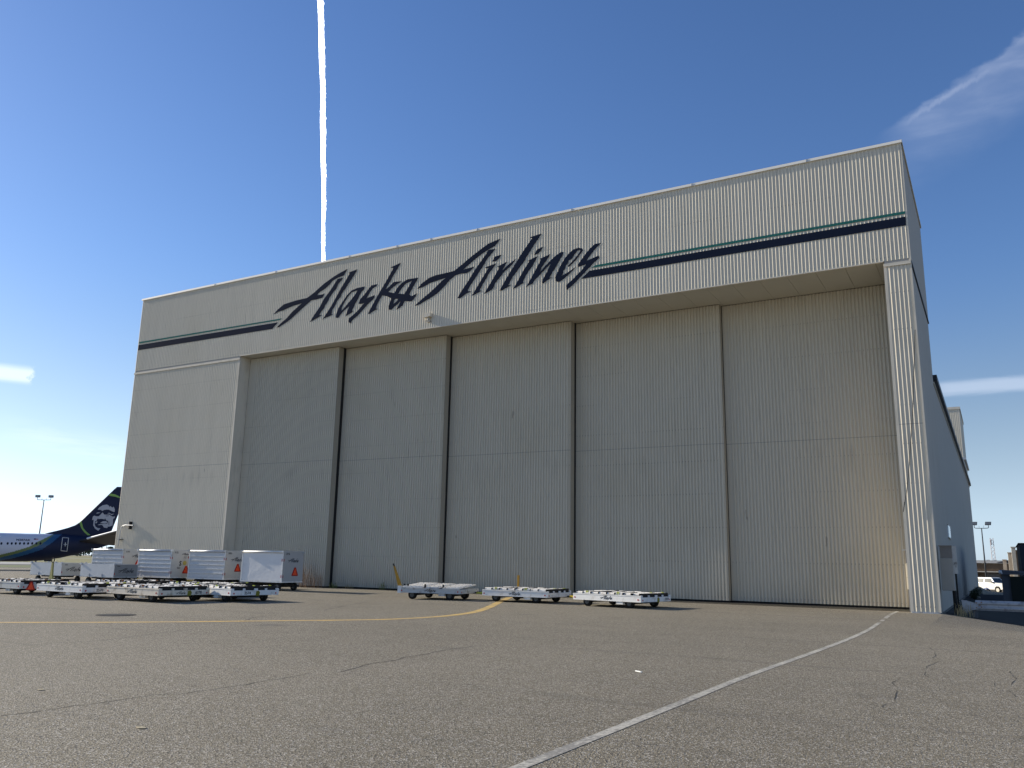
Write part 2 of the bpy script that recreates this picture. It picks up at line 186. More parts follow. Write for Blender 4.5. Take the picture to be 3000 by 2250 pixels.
WALL = wall_mat('painted_steel_cladding', (.70, .635, .51))
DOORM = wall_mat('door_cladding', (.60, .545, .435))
TRIM = mat('pale_trim', (.67, .61, .50), .8, 0, .06, 1.5, dirt=(.4, .37, .3), dirt_amt=.4, stretch=(1, 1, .3))
SOFF = mat('soffit_panel', (.50, .47, .39), .6, 0, .08, .7)
DARK = mat('dark_gap', (.02, .02, .02), .9)
NAVY = mat('navy_sign_paint', (.012, .018, .036), .9, 0, .25, .8, spec=.05)
GREEN = mat('teal_stripe_paint', (.03, .15, .13), .9, 0, .2, 1.2, spec=.05)
ROOF = mat('roof_membrane', (.35, .35, .34), .9, 0, .1, .5)
GUT = mat('gutter_shadow_tone', (.03, .035, .045), .5)
SIDE = wall_mat('shaded_side_cladding', (.47, .43, .37), .07, False)  # same paint as the front, darkened to hold the shade of this side
WHITE = mat('white_cart_paint', (.78, .77, .74), .45, 0, .07, 3, dirt=(.42, .36, .28), dirt_amt=.55, dirt_scale=3.5)
DIRTYW = mat('weathered_cart_paint', (.74, .66, .54), .6, 0, .14, 4, dirt=(.32, .24, .15), dirt_amt=.8, dirt_scale=3.0)
GREYW = mat('worn_grey_cart_paint', (.50, .51, .50), .6, 0, .18, 4, dirt=(.16, .13, .10), dirt_amt=.8, dirt_scale=4)
ALU = mat('cart_aluminium', (.60, .61, .63), .42, .35, .07, 3, .25, 6, dirt=(.4, .38, .35), dirt_amt=.4)
CURT = mat('silver_curtain', (.60, .60, .60), .6, .0, .08, 2, .5, 3.5, dirt=(.45, .44, .42), dirt_amt=.35)
CURTW = mat('white_curtain', (.74, .73, .72), .5, 0, .05, 2, .5, 2.5, dirt=(.55, .54, .5), dirt_amt=.35)
TUB = mat('galvanised_tub', (.50, .51, .53), .5, .3, .12, 3, .2, 5, dirt=(.7, .7, .7), dirt_amt=.4)
RUB = mat('tyre_rubber', (.022, .021, .02), .85, 0, .3, 8)
HUB = mat('wheel_hub', (.12, .12, .12), .5, .5, .3, 8)
CHAS = mat('black_chassis', (.03, .028, .026), .7, .2, .3, 6)
ROLL = mat('roller_white', (.76, .73, .67), .45, 0, .1, 9, dirt=(.3, .22, .14), dirt_amt=.6, dirt_scale=5)
YELL = mat('yellow_paint', (.72, .50, .04), .5, 0, .2, 8, dirt=(.2, .14, .06), dirt_amt=.6, dirt_scale=8)
LIME = mat('lime_latch_paint', (.60, .62, .10), .5, 0, .2, 12)
RUST = mat('rusty_steel', (.30, .13, .05), .8, 0, .4, 12)
ORAN = mat('fluorescent_orange', (.95, .10, .035), .5)
RED = mat('red_reflector', (.45, .02, .02), .3)
INK = mat('black_ink', (.02, .022, .03), .6)
STEEL = mat('galvanised_steel', (.48, .49, .50), .45, .5, .2, 5, dirt=(.2, .17, .14), dirt_amt=.6, dirt_scale=5)
BOXG = mat('grey_beige_box', (.42, .39, .34), .6, 0, .1, 2)
POLE = mat('pole_grey', (.22, .23, .24), .5, .3)

# ---------------------------------------------------------------- mesh helpers
class MB:
    def __init__(s): s.v = []; s.f = []; s.mi = []
    def add(s, vs, fs, mi=0):
        o = len(s.v); s.v += [tuple(v) for v in vs]; s.f += [tuple(i+o for i in f) for f in fs]; s.mi += [mi]*len(fs); return s
    def box(s, x0, x1, y0, y1, z0, z1, mi=0, T=None):
        vs = [(x, y, z) for z in (z0, z1) for y in (y0, y1) for x in (x0, x1)]
        if T: vs = [T(*v) for v in vs]
        return s.add(vs, [(0, 2, 3, 1), (4, 5, 7, 6), (0, 1, 5, 4), (2, 6, 7, 3), (0, 4, 6, 2), (1, 3, 7, 5)], mi)
    def tube(s, pts, r, n=8, mi=0, cap=True):
        pts = [Vector(p) for p in pts]; rs = r if isinstance(r, (list, tuple)) else [r]*len(pts)
        vs = []; prev = None
        for i, p in enumerate(pts):
            d = (pts[min(i+1, len(pts)-1)] - pts[max(i-1, 0)]).normalized()
            a = prev if prev is not None else (Vector((0, 0, 1)) if abs(d.z) < .9 else Vector((1, 0, 0)))
            a = (a - d*a.dot(d)).normalized(); prev = a; b = d.cross(a)
            vs += [p + (a*cos(2*pi*k/n) + b*sin(2*pi*k/n))*rs[i] for k in range(n)]
        fs = [(i*n+k, i*n+(k+1) % n, (i+1)*n+(k+1) % n, (i+1)*n+k) for i in range(len(pts)-1) for k in range(n)]
        if cap: fs += [tuple(range(n))[::-1], tuple((len(pts)-1)*n+k for k in range(n))]
        return s.add(vs, fs, mi)
    def poly(s, loops, T, d, mi=0):      # 2-D outline with holes -> plate of thickness d; T(u,v,w)
        flat = [p for l in loops for p in l]
        tri = tessellate_polygon([[Vector((p[0], p[1], 0)) for p in l] for l in loops])
        n = len(flat)
        vs = [T(p[0], p[1], 0) for p in flat] + [T(p[0], p[1], d) for p in flat]
        fs = [tuple(t) for t in tri] + [tuple(i+n for i in t)[::-1] for t in tri]
        o = 0
        for l in loops:
            k = len(l)
            fs += [(o+i, o+(i+1) % k, o+(i+1) % k+n, o+i+n) for i in range(k)]; o += k
        return s.add(vs, fs, mi)
    def build(s, name, mats, parent=None, smooth=False, bevel=0.0, loc=None):
        me = bpy.data.meshes.new(name); me.from_pydata(s.v, [], s.f)
        for m in (mats if isinstance(mats, (list, tuple)) else [mats]): me.materials.append(m)
        me.polygons.foreach_set('material_index', s.mi)
        bm = bmesh.new(); bm.from_mesh(me); bmesh.ops.recalc_face_normals(bm, faces=bm.faces)
        if bevel: bmesh.ops.bevel(bm, geom=list(bm.edges), offset=bevel, segments=1, affect='EDGES', clamp_overlap=True)
        bm.to_mesh(me); bm.free()
        if smooth: me.polygons.foreach_set('use_smooth', [True]*len(me.polygons))
        o = bpy.data.objects.new(name, me); S.collection.objects.link(o)
        if parent: o.parent = parent
        if loc: o.location = loc
        return o
def tag(o, label=None, cat=None, group=None, kind=None):
    for k, v in (('label', label), ('category', cat), ('group', group), ('kind', kind)):
        if v: o[k] = v
    return o
def empty(name, loc, rz=0):
    o = bpy.data.objects.new(name, None); S.collection.objects.link(o); o.location = loc; o.rotation_euler.z = rz; o.empty_display_size = .3; return o
def copy_tree(o, parent=None):
    c = o.copy(); S.collection.objects.link(c)
    if parent: c.parent = parent
    for ch in list(o.children): copy_tree(ch, c)
    return c
def text_mb(txt, size, T, d=.004, mi=0):
    cu = bpy.data.curves.new('t', 'FONT'); cu.body = txt; cu.size = size; cu.resolution_u = 2; cu.offset = size*.022; cu.align_x = 'CENTER'
    ob = bpy.data.objects.new('t', cu); S.collection.objects.link(ob)
    dg = bpy.context.evaluated_depsgraph_get(); me = bpy.data.meshes.new_from_object(ob.evaluated_get(dg))
    mb = MB(); mb.add([T(v.co.x, v.co.y, d) for v in me.vertices], [tuple(p.vertices) for p in me.polygons], mi)
    bpy.data.objects.remove(ob); bpy.data.curves.remove(cu); bpy.data.meshes.remove(me); return mb

# ---------------------------------------------------------------- ground
def sst(t): t = max(0, min(1, t)); return t*t*(3-2*t)
def gz(x, y):
    z = 0.0
    if x > -2.1:
        z -= (.34*max(0, min(1, (x+1.95)/2.7))*sst((y-26)/9) + .40*sst((y-45)/50)*sst((x+2.1)/1.0 if y < 110 else 1))
    elif y > 110 and x > -45: z -= .40+.0
    if x < -54: z -= .45*sst((sqrt(x*x+y*y)-78)/32)
    return z
def grid(xs, ys, zf, name, m):
    mb = MB(); nx = len(xs)
    vs = [(x, y, zf(x, y)) for y in ys for x in xs]
    mb.add(vs, [(j*nx+i, j*nx+i+1, (j+1)*nx+i+1, (j+1)*nx+i) for j in range(len(ys)-1) for i in range(nx-1)])
    return mb.build(name, m)
def lin(a, b, n): return [a+(b-a)*i/n for i in range(n+1)]
xs = sorted(set([-6000, -3000, -1500, -800, -500, -350, -250] + lin(-200, -54, 50) + [-50, -40, -30, -20, -10, -5, -2.1] + lin(-1.95, 2, 12) + lin(3, 30, 9) + [50, 100, 250, 800, 2500, 6000]))
ys = sorted(set([-6000, -2000, -500, -100, -30, 0, 10, 20] + lin(24, 46, 22) + lin(48, 150, 40) + [180, 220, 300, 450, 700, 1200, 2500, 6000]))
def asphalt():
    m = bpy.data.materials.new('aged_asphalt'); m.use_nodes = True; t = NT(m.node_tree); p = t.N['Principled BSDF']
    p.inputs['Roughness'].default_value = .85; p.inputs['Specular IOR Level'].default_value = .3
    g = t.n('ShaderNodeNewGeometry').outputs['Position']
    big = t.noise(g, .09, 5, .6); med = t.noise(g, .8, 5, .6); str_ = t.noise(t.mapv(g, (.25, 1.4, 1), rot=(0, 0, .35)), 1.0, 5, .65)
    fine = t.noise(g, 34, 3, .75); vor = t.n('ShaderNodeTexVoronoi', feature='F1'); t.put(vor.inputs['Vector'], g); vor.inputs['Scale'].default_value = 70
    sepc = t.n('ShaderNodeSeparateColor'); t.L.new(vor.outputs['Color'], sepc.inputs[0])
    c = t.mix(t.ss(big, .3, .7), (.150, .128, .086), (.222, .192, .134))
    c = t.mix(t.m('MULTIPLY', t.ss(med, .4, .75), .35), c, (.26, .228, .165))
    c = t.mix(t.m('MULTIPLY', t.ss(str_, .55, .75), .35), c, (.10, .091, .070))
    c = t.mix(t.m('MULTIPLY', t.ss(fine, .35, .7), .4), c, (.28, .245, .18))
    c = t.mix(t.m('MULTIPLY', t.ss(sepc.outputs[0], .76, .86), .75), c, (.50, .47, .41))     # pale stones
    c = t.mix(t.m('MULTIPLY', t.ss(sepc.outputs[1], .74, .84), .8), c, (.06, .055, .048))  # pits
    tyre = t.noise(t.mapv(g, (.06, 1.1, 1), rot=(0, 0, -.5)), 1.3, 5, .6)
    c = t.mix(t.m('MULTIPLY', t.ss(tyre, .56, .72), .30), c, (.085, .076, .066))
    dash = t.noise(t.mapv(g, (1.0, 5.5, 1), rot=(0, 0, .1)), 1.6, 3, .55)
    c = t.mix(t.m('MULTIPLY', t.ss(dash, .68, .73), .6), c, (.06, .055, .048))
    spot = t.noise(t.mapv(g, (.5, 1.0, 1)), .55, 3, .5)
    c = t.mix(t.m('MULTIPLY', t.ss(spot, .66, .76), .5), c, (.08, .076, .07))
    t.put(p.inputs['Base Color'], c)
    b = t.n('ShaderNodeBump'); b.inputs['Strength'].default_value = .55; b.inputs['Distance'].default_value = .012
    t.put(b.inputs['Height'], t.m('ADD', t.m('MULTIPLY', fine, .6), t.m('MULTIPLY', vor.outputs['Distance'], 1.2))); t.L.new(b.outputs[0], p.inputs['Normal'])
    return m
ASPH = asphalt()
tag(grid(xs, ys, gz, 'ground', ASPH), kind='structure')

def ribbon(pts, w, name, m, z=.004, sub=1, wf=None, jit=0):
    P = []
    for i in range(len(pts)-1):
        for k in range(sub): f = k/sub; P.append(Vector((pts[i][0]*(1-f)+pts[i+1][0]*f, pts[i][1]*(1-f)+pts[i+1][1]*f)))
    P.append(Vector(pts[-1][:2])); mb = MB(); vs = []
    for i, p in enumerate(P):
        d = (P[min(i+1, len(P)-1)]-P[max(i-1, 0)]).normalized(); n = Vector((-d.y, d.x)); ww = (wf(i/(len(P)-1)) if wf else 1)*w/2
        q = p + n*rnd.uniform(-jit, jit)
        for s_ in (-1, 1): a = q+n*s_*ww*(1+rnd.uniform(-.0, .0)); vs.append((a.x, a.y, gz(a.x, a.y)+z))
    mb.add(vs, [(2*i, 2*i+1, 2*i+3, 2*i+2) for i in range(len(P)-1)]); return mb.build(name, m)
def catmull(pts, n=8):
    out = []; P = [Vector(p) for p in pts]
    for i in range(len(P)-1):
        a, b, c, d = P[max(i-1, 0)], P[i], P[i+1], P[min(i+2, len(P)-1)]
        for k in range(n):
            t = k/n; out.append(tuple(.5*((2*b)+(c-a)*t+(2*a-5*b+4*c-d)*t*t+(3*b-a-3*c+d)*t**3)))
    out.append(tuple(P[-1])); return out
def worn_paint(name, col, wear, wc=(.20, .19, .17)):
    m = bpy.data.materials.new(name); m.use_nodes = True; t = NT(m.node_tree); p = t.N['Principled BSDF']; p.inputs['Roughness'].default_value = .8
    g = t.n('ShaderNodeNewGeometry').outputs['Position']
    n = t.noise(g, 18, 5, .7); n2 = t.noise(g, 1.2, 4, .6)
    f = t.m('MULTIPLY', t.ss(t.m('ADD', n, t.m('MULTIPLY', n2, .5)), .62, .86), wear)
    t.put(p.inputs['Base Color'], t.mix(f, col, wc)); return m
YLINE = worn_paint('worn_yellow_line_paint', (.66, .43, .10), .6); WLINE = worn_paint('worn_white_line_paint', (.50, .475, .40), .9)
tag(ribbon(catmull([(x, y) for x, y in YEL]+[(-20.6, 36.2), (-21.5, 38.4)]), .30, 'yellow_line', YLINE), kind='structure')
w_ = catmull(WHT); tag(ribbon([(x, y) for x, y in w_ if y < 29.2], .125, 'white_line', WLINE), kind='structure')
for a, b in ((29.5, 30.9), (31.3, 33.7), (34.0, 37.7)):
    tag(ribbon([(x, y) for x, y in w_ if a < y < b], .13, 'white_line', WLINE), kind='structure')
CRM = mat('crack_fill', (.065, .06, .05), .9)
for i, c in enumerate(CRK):
    far = max(abs(c[0][1]), 5)
    P = [c[0]]
    for a, b in zip(c, c[1:]):
        L = sqrt((a[0]-b[0])**2+(a[1]-b[1])**2); k = max(2, int(L/.22))
        for j in range(1, k+1): P.append((a[0]+(b[0]-a[0])*j/k+rnd.gauss(0, .02), a[1]+(b[1]-a[1])*j/k+rnd.gauss(0, .02)))
    tag(ribbon(P, (.012+.0013*far) if i < 5 else .012, 'pavement_crack', CRM, z=.003, wf=(lambda f: .45+.6*abs(sin(f*23+i))) if i < 5 else (lambda f: max(.12, 1.3*abs(sin(f*9+i))-.1))), kind='structure')

# litter and drain
t_ = empty('manhole_cover', (SPOT[0][0], SPOT[0][1], 0)); tag(t_, 'round dark drain cover flush in the apron in front of the flat carts', 'drain cover')
mb = MB(); mb.tube([(0, 0, .002), (0, 0, .012)], .42, 20); mb.build('cover_plate', CHAS, t_)
mb = MB(); mb.tube([(0, 0, .001), (0, 0, .007)], .52, 20); mb.build('cover_ring', RUB, t_)
mb = MB(); mb.box(-.075, .075, -.015, .015, .004, .016); o = mb.build('paper_strip', mat('paper_white', (.8, .8, .76), .7)); o.location = (SWT[0][0]+.05, SWT[0][1], 0); o.rotation_euler.z = -.6
tag(o, 'small white paper strip lying alone on the asphalt left of the white line', 'litter')
for k, (x, y) in enumerate(((SPOT[3][0], SPOT[3][1]), (-7.2, 5.6))):
    mb = MB(); mb.poly([[(cos(a)*.06*rnd.uniform(.6, 1.2), sin(a)*.035*rnd.uniform(.6, 1.2)) for a in lin(0, 2*pi*.9, 7)]], lambda u, v, w: (u, v, w+.006), .004)
    o = mb.build('dry_leaf', mat('dry_leaf', (.42, .36, .24), .8)); o.location = (x, y, 0)
    tag(o, ('pale dry leaf on the asphalt at the far left of the foreground', 'small tan leaf on the asphalt near the bottom left corner')[k], 'leaf', 'leaves blown onto the asphalt')

# ---------------------------------------------------------------- hangar
hg = empty('hangar', (0, 0, 0))
tag(hg, 'huge ribbed beige metal aircraft hangar with five tall sliding doors and dark script lettering', 'hangar')
PITCH = .1565
def profile(L, depth=.0225):
    pts = []; s = 0
    prof_ = ((0, 0), (.060, 0), (.105, depth), (.122, depth), (.146, 0)) if depth < .025 else ((0, 0), (.045, 0), (.075, depth), (.135, depth), (.147, 0))
    while s < L-1e-6:
        for a, h in prof_:
            if s+a < L: pts.append((s+a, h))
        s += PITCH
    pts.append((L, 0)); return pts
def ribbed(mb, o, d, n, L, z0, z1, depth=.0225, mi=0):
    pr_ = profile(L, depth); o = Vector(o); d = Vector(d); n = Vector(n); vs = []
    for s, h in pr_:
        p = o+d*s+n*h; vs += [(p.x, p.y, z0), (p.x, p.y, z1)]
    mb.add(vs, [(2*i, 2*i+2, 2*i+3, 2*i+1) for i in range(len(pr_)-1)], mi)
FX, FY = Vector((1, 0, 0)), Vector((0, -1, 0))
mb = MB(); ribbed(mb, (XL+.14, D, 0), FX, FY, XR-XL-.19, HS+.02, HT-.1)
mb.build('fascia_wall', WALL, hg)
mb = MB(); ribbed(mb, (XL+.14, D, 0), FX, FY, X1-XL-.28, .06, HS-.12); o = mb.build('front_wall_panel', WALL, hg)
mb = MB(); ribbed(mb, (X2+.10, D, 0), FX, FY, XR-X2-.15, .06, HS-.12); o = mb.build('front_wall_panel', WALL, hg)
# trims
mb = MB()
mb.box(XL-.05, XR+.05, D-.07, D+.25, HT-.1, HT+.03, T=lambda x, y, z: (x, y-(.0 if z > HT else .02)*(y < D), z)); mb.build('roof_coping', mat('coping_white', (.80, .76, .68), .6), hg)
for x in (-44.2, -38.6, -32.5, -28.9, -26.49, -23.37, -17.6, -11.2, -5.9): MB().box(x-.02, x+.02, D-.098, D-.06, HT-.1, HT+.033).build('coping_joint', STEEL, hg)
mb = MB(); c_ = [(0, .02), (.14, .02), (.14, -.006), (.10, -.02), (.04, -.018), (-.05, .04), (-.05, .12), (0, .12)]
mb.poly([c_], lambda u, v, w: (XL+u, D+v, w), HT-.1); mb.build('corner_trim', TRIM, hg)
mb = MB(); mb.box(XR-.05, XR+.02, D-.018, D+.1, .04, HT-.1); mb.build('corner_trim', TRIM, hg)
mb = MB(); mb.box(X1-.14, X1+.012, D-.02, D+.08, .04, HS-.1); mb.build('corner_trim', TRIM, hg)
mb = MB(); mb.box(X2-.012, X2+.10, D-.014, D+.08, .0, HS-.1); mb.build('corner_trim', TRIM, hg)
for a, b in ((XL, X1), (X2, XR)):
    mb = MB(); mb.box(a, b, D-.045, D+.05, HS-.22, HS-.10); mb.box(a, b, D-.06, D-.03, HS-.235, HS-.215); mb.build('wall_head_trim', TRIM, hg)
    mb = MB(); mb.box(a+.02, b-.02, D+.005, D+.06, HS-.1, HS+.03); mb.build('shadow_gap', BOXG, hg)
    mb = MB(); mb.box(a+.02, b-.02, D-.03, D+.05, 0.0, .06); mb.build('base_flashing', STEEL, hg)
# fascia bottom edge + soffit
mb = MB(); mb.box(X1, X2, D-.025, D+.06, HS-.0, HS+.05); mb.build('fascia_edge', TRIM, hg)
mb = MB(); x = X1
while x < X2:
    x2 = min(x+1.22, X2); mb.box(x+.006, x2-.006, D+.062, D+4.1, HS-.0, HS+.04); x = x2
mb.box(X1, X2, D+.062, D+4.1, HS+.05, HS+.08); mb.build('soffit', SOFF, hg)
# return walls of the door opening
mb = MB(); ribbed(mb, (X1, D+.08, 0), (0, 1, 0), (1, 0, 0), 4.0, 0, HS-.002, .006); mb.build('opening_return_wall', TRIM, hg)
mb = MB(); mb.box(X2-.01, X2+.06, D+.08, D+4.1, 0, HS-.002); mb.build('opening_return_wall', BOXG, hg)
# doors
left = X1
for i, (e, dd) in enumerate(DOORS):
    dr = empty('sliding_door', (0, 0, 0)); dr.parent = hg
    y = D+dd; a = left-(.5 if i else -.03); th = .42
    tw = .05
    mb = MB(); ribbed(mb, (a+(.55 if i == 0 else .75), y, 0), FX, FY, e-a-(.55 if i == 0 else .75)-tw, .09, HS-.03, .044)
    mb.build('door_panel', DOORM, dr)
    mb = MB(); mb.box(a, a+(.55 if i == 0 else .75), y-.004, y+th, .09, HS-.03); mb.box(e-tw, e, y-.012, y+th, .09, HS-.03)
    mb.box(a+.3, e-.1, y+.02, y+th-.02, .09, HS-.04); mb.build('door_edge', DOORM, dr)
    mb = MB(); mb.box(a, e-.02, y+.04, y+th-.04, .01, .1); mb.build('door_bottom_seal', RUB, dr)
    mb = MB(); mb.box(a, e-.02, y+.03, y+.2, HS-.05, HS-.004); mb.build('door_top_guide', DARK, dr)
    if i < 4: MB().box(e-.03, e+.010, y-.006, y+th+.004, .085, HS-.02).build('door_end', mat('door_end_face', (.37, .335, .27), .8, 0, .12, 1.5, stretch=(1, 1, .15)), dr)
    if i < 4: MB().box(e-.06, e+.035, y+th, D+DOORS[i+1][1]-.03, .09, HS-.01).build('slot_shade_strip', DARK, dr)  # black strip added to stand for the deep shade in the door slot
    left = e
mb = MB(); mb.box(X1, X2+.06, D+4.1, D+4.3, 0, HS+.2); mb.build('dark_backing', DARK, hg)  # black sheet added behind the doors for the unlit space inside
for i, (e, dd) in enumerate(DOORS):
    a = ([X1]+[q[0] for q in DOORS])[i]
    mb = MB(); mb.box(a, X2, D+dd-.06, D+dd-.02, .0045, .012); mb.box(a, X2, D+dd+.10, D+dd+.14, .0045, .014); mb.build('floor_track', CHAS, hg)
# right side: tall head house then long lower wing
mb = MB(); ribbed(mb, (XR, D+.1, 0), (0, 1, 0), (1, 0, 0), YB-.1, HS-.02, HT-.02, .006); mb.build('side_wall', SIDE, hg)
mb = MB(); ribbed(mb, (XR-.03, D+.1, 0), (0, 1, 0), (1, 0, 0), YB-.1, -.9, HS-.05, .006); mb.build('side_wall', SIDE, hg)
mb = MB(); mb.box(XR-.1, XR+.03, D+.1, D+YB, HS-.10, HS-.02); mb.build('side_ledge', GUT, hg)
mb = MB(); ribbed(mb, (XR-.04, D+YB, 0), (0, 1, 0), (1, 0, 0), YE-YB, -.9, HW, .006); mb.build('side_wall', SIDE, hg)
mb = MB(); mb.box(XR-.2, XR+.16, D+YB+.02, D+YE, HW-.02, HW+.28); mb.build('shadowed_gutter', GUT, hg)  # roof-edge gutter with its shadow put into the near-black colour
mb = MB(); mb.box(XR-.25, XR+.02, D+YB+.02, D+YE, HW-.16, HW-.08); mb.build('gutter_trim', TRIM, hg)
mb = MB(); mb.box(XR-.1, XR+.06, D-.02, D+YB+.02, HT-.1, HT+.05); mb.build('roof_coping', TRIM, hg)
# roofs, rear and left walls
mb = MB(); mb.box(XL+.1, XR-.1, D+.25, D+YB, HT-.4, HT-.1)
mb.box(XL+.1, XR-.2, D+YB, D+YE, HW-.1, HW+.2); mb.build('roof', ROOF, hg)
mb = MB(); mb.box(XL+.0, XR-.05, D+YB-.1, D+YB, HW, HT-.1); mb.build('rear_wall', WALL, hg)
MB().box(XL, XR-.05, D+YE-.1, D+YE, -.9, HW).build('rear_wall', WALL, hg)
mb = MB(); mb.box(XL, XL+.08, D+.12, D+YB, 0, HT-.1); mb.box(XL, XL+.08, D+YB, D+YE-.1, -.5, HW); mb.build('side_wall', WALL, hg)
mb = MB(); mb.box(XR-.04, XR+.012, 48.3, 50.5, 3.3, 3.9); o = mb.build('window_slit', mat('frosted_panel', (.75, .85, .88), .2), hg)
mb = MB()
for a in ((48.25, 50.55, 3.24, 3.3), (48.25, 50.55, 3.9, 3.95)): mb.box(XR-.04, XR+.02, a[0], a[1], a[2], a[3])
mb.build('window_frame', BOXG, o)
# lettering and stripes: plates fixed on the ribs
T_ = lambda u, v, w: (u, D-.0235-w, v)
LETT = ['A1', 'A2', 'l', 'a', 's', 'k', 'B1', 'B2', 'i', 'id', 'r', 'l2', 'i2', 'i2d', 'n', 'e', 's2']
mb = MB()
for k, n_ in enumerate(LETT): mb.poly(SIGN[n_], lambda u, v, w, k=k: (u, D-.0235-.001*(k % 3)-w, v), .006)
mb.build('lettering', NAVY, hg)
for k_, mm in (('nav_l', NAVY), ('nav_r', NAVY), ('grn_l', GREEN), ('grn_r', GREEN)):
    mb = MB(); mb.poly(SIGN[k_], T_, .006); mb.build('stripe', mm, hg)
mb = MB()
for x, z in ((-47.2, 15.60), (-42.0, 15.63)): mb.box(x-.012, x+.012, D-.041, D-.034, 15.2, 16.05)
# rear tower block
tw_ = empty('tower_block', (-2.0, 98, 0)); tag(tw_, 'narrow ribbed block rising behind the low roofline at the right end', 'building')
mb = MB(); ribbed(mb, (-14, 98, 0), FX, FY, 11.9, -.5, 18.3, .03); ribbed(mb, (-2.1, 98, 0), (0, 1, 0), (1, 0, 0), 11, -.5, 18.3, .01)
mb.box(-14, -2.12, 98.05, 109, 17.9, 18.2); mb.box(-14, -2.15, 108.9, 109.1, -.5, 18.2)
for o_ in mb.v: pass
o = mb.build('tower_wall', WALL, tw_); o.location = (2.0, -98, 0)
mb = MB(); mb.box(-14, -2.02, 97.9, 98.2, 18.25, 18.5); mb.box(-2.2, -2.02, 98.2, 109, 18.25, 18.5); o = mb.build('coping', TRIM, tw_); o.location = (2.0, -98, 0)
mb = MB(); mb.box(-14, -1.9, 97.75, 97.98, 12.9, 13.15); mb.box(-2.08, -1.9, 97.98, 109, 12.9, 13.15); o = mb.build('ledge', STEEL, tw_); o.location = (2.0, -98, 0)

# ---------------------------------------------------------------- fixtures on the hangar
wl = empty('wall_lamp', (-50.9, D-.02, 2.2)); tag(wl, 'swan-neck pipe lamp on the ribbed wall at the left corner of the hangar', 'wall lamp')
mb = MB(); mb.tube(catmull([(-.2, -.14, 0), (-.13, -.14, .9), (0.0, -.15, 1.25), (.28, -.17, 1.38), (.7, -.19, 1.38), (1.25, -.2, 1.36)], 6), .03, 8); mb.build('bent_pipe', STEEL, wl, True)
mb = MB(); mb.box(-.30, .08, -.14, .02, .43, .47); mb.build('clamp', CHAS, wl)
mb = MB(); mb.box(.76, .83, -.2, .0, 1.12, 1.62); mb.build('junction_box', CHAS, wl)
cm = empty('security_camera', (-26.4, D-.02, 14.95)); tag(cm, 'small cream camera box fixed on the fascia below the gap between the two words', 'security camera')
mb = MB(); mb.box(-.2, .2, -.24, -.02, -.05, .15, T=lambda x, y, z: (x, y, z+.1*x)); mb.build('camera_body', TRIM, cm)
mb = MB(); mb.tube([(.0, -.1, -.2), (.0, -.1, -.05)], .07); mb.box(-.1, .1, -.1, .02, -.3, -.2); mb.build('bracket', BOXG, cm)
o = MB().tube(catmull([tuple(p) for p in CAB], 6), .012, 6).build('hanging_cable', CHAS)
tag(o, 'thin loose cable hanging down the narrow ribbed wall at the right corner', 'cable')
eb = empty('electrical_cabinet', (-1.75, 38.1, 0)); tag(eb, 'tall beige electrical cabinet mounted on the shaded right side wall of the hangar', 'electrical cabinet')
mb = MB(); mb.box(-.24, .21, -.25, .25, .85, 2.1); mb.build('cabinet_body', BOXG, eb, bevel=.012)
mb = MB(); mb.box(-.22, .20, -.2, .25, 2.1, 2.56); mb.box(-.26, .22, -.24, .25, 2.56, 2.6); mb.build('cabinet_top', mat('dark_beige_box', (.28, .25, .22), .6, 0, .15, 3), eb)
mb = MB(); mb.box(.21, .36, -.1, .0, 1.5, 2.58); mb.build('open_cover', mat('peeling_cover', (.62, .60, .55), .7, 0, .3, 6, dirt=(.1, .08, .06), dirt_amt=.9, dirt_scale=3), eb)
mb = MB(); mb.tube([(.16, .1, -.35), (.16, .1, .85)], .07, 10); mb.tube([(.27, .1, -.35), (.27, .1, 1.5)], .035, 8); mb.build('conduit', CHAS, eb)
jb = empty('door_control_boxes', (-3.2, 37.7, 0)); tag(jb, 'stack of grey control boxes beside the jamb at the right end of the doors', 'control box')
for a, b in ((1.32, 1.86), (.86, 1.30)): MB().box(-.02, .12, -.12, .4, a, b).build('control_box', WALL, jb, bevel=.01)
mb = MB(); mb.box(0, .12, -.1, .4, 0, .85); mb.build('box_base', mat('shadow_grey_box', (.20, .20, .21), .6), jb)
MB().box(.0, .1, -.08, .38, 1.88, 2.38).build('upper_box', mat('shadow_grey_box', (.20, .20, .21), .6), jb)
mb = MB(); mb.box(-.12, .1, -.14, .4, 2.39, 2.42); mb.build('shelf', STEEL, jb)

# ---------------------------------------------------------------- shared cart pieces
def lx(pts): return pts
ax0 = min(p[0] for n_ in LETT[:6] for l in SIGN[n_] for p in l); ax1 = max(p[0] for n_ in LETT[:6] for l in SIGN[n_] for p in l)
az0 = min(p[1] for n_ in LETT[:6] for l in SIGN[n_] for p in l)
def logo(parent, T, width, m=INK, name='logo'):
    k = width/(ax1-ax0); mb = MB()
    for n_ in LETT[:6]: mb.poly([[((p[0]-ax0)*k-width/2, (p[1]-az0)*k) for p in l] for l in SIGN[n_]], T, .003)
    return mb.build(name, m, parent)
def number(parent, txt, size, T, m=INK): return text_mb(txt, size, T).build('number', m, parent)
def triangle(parent, T, s=.36):
    a = [(-.5, 0), (.5, 0), (.5, .14), (.12, .92), (-.12, .92), (-.5, .14)]
    o = MB().poly([[(x*s, y*s) for x, y in a]], T, .006).build('warning_triangle', mat('dark_red_border', (.42, .015, .01), .4), parent)
    b = [(-.34, .10), (.34, .10), (.06, .80), (-.06, .80)]
    MB().poly([[(x*s, y*s) for x, y in b]], lambda u, v, w: T(u, v, w+.0065), .004).build('orange_centre', ORAN, o)
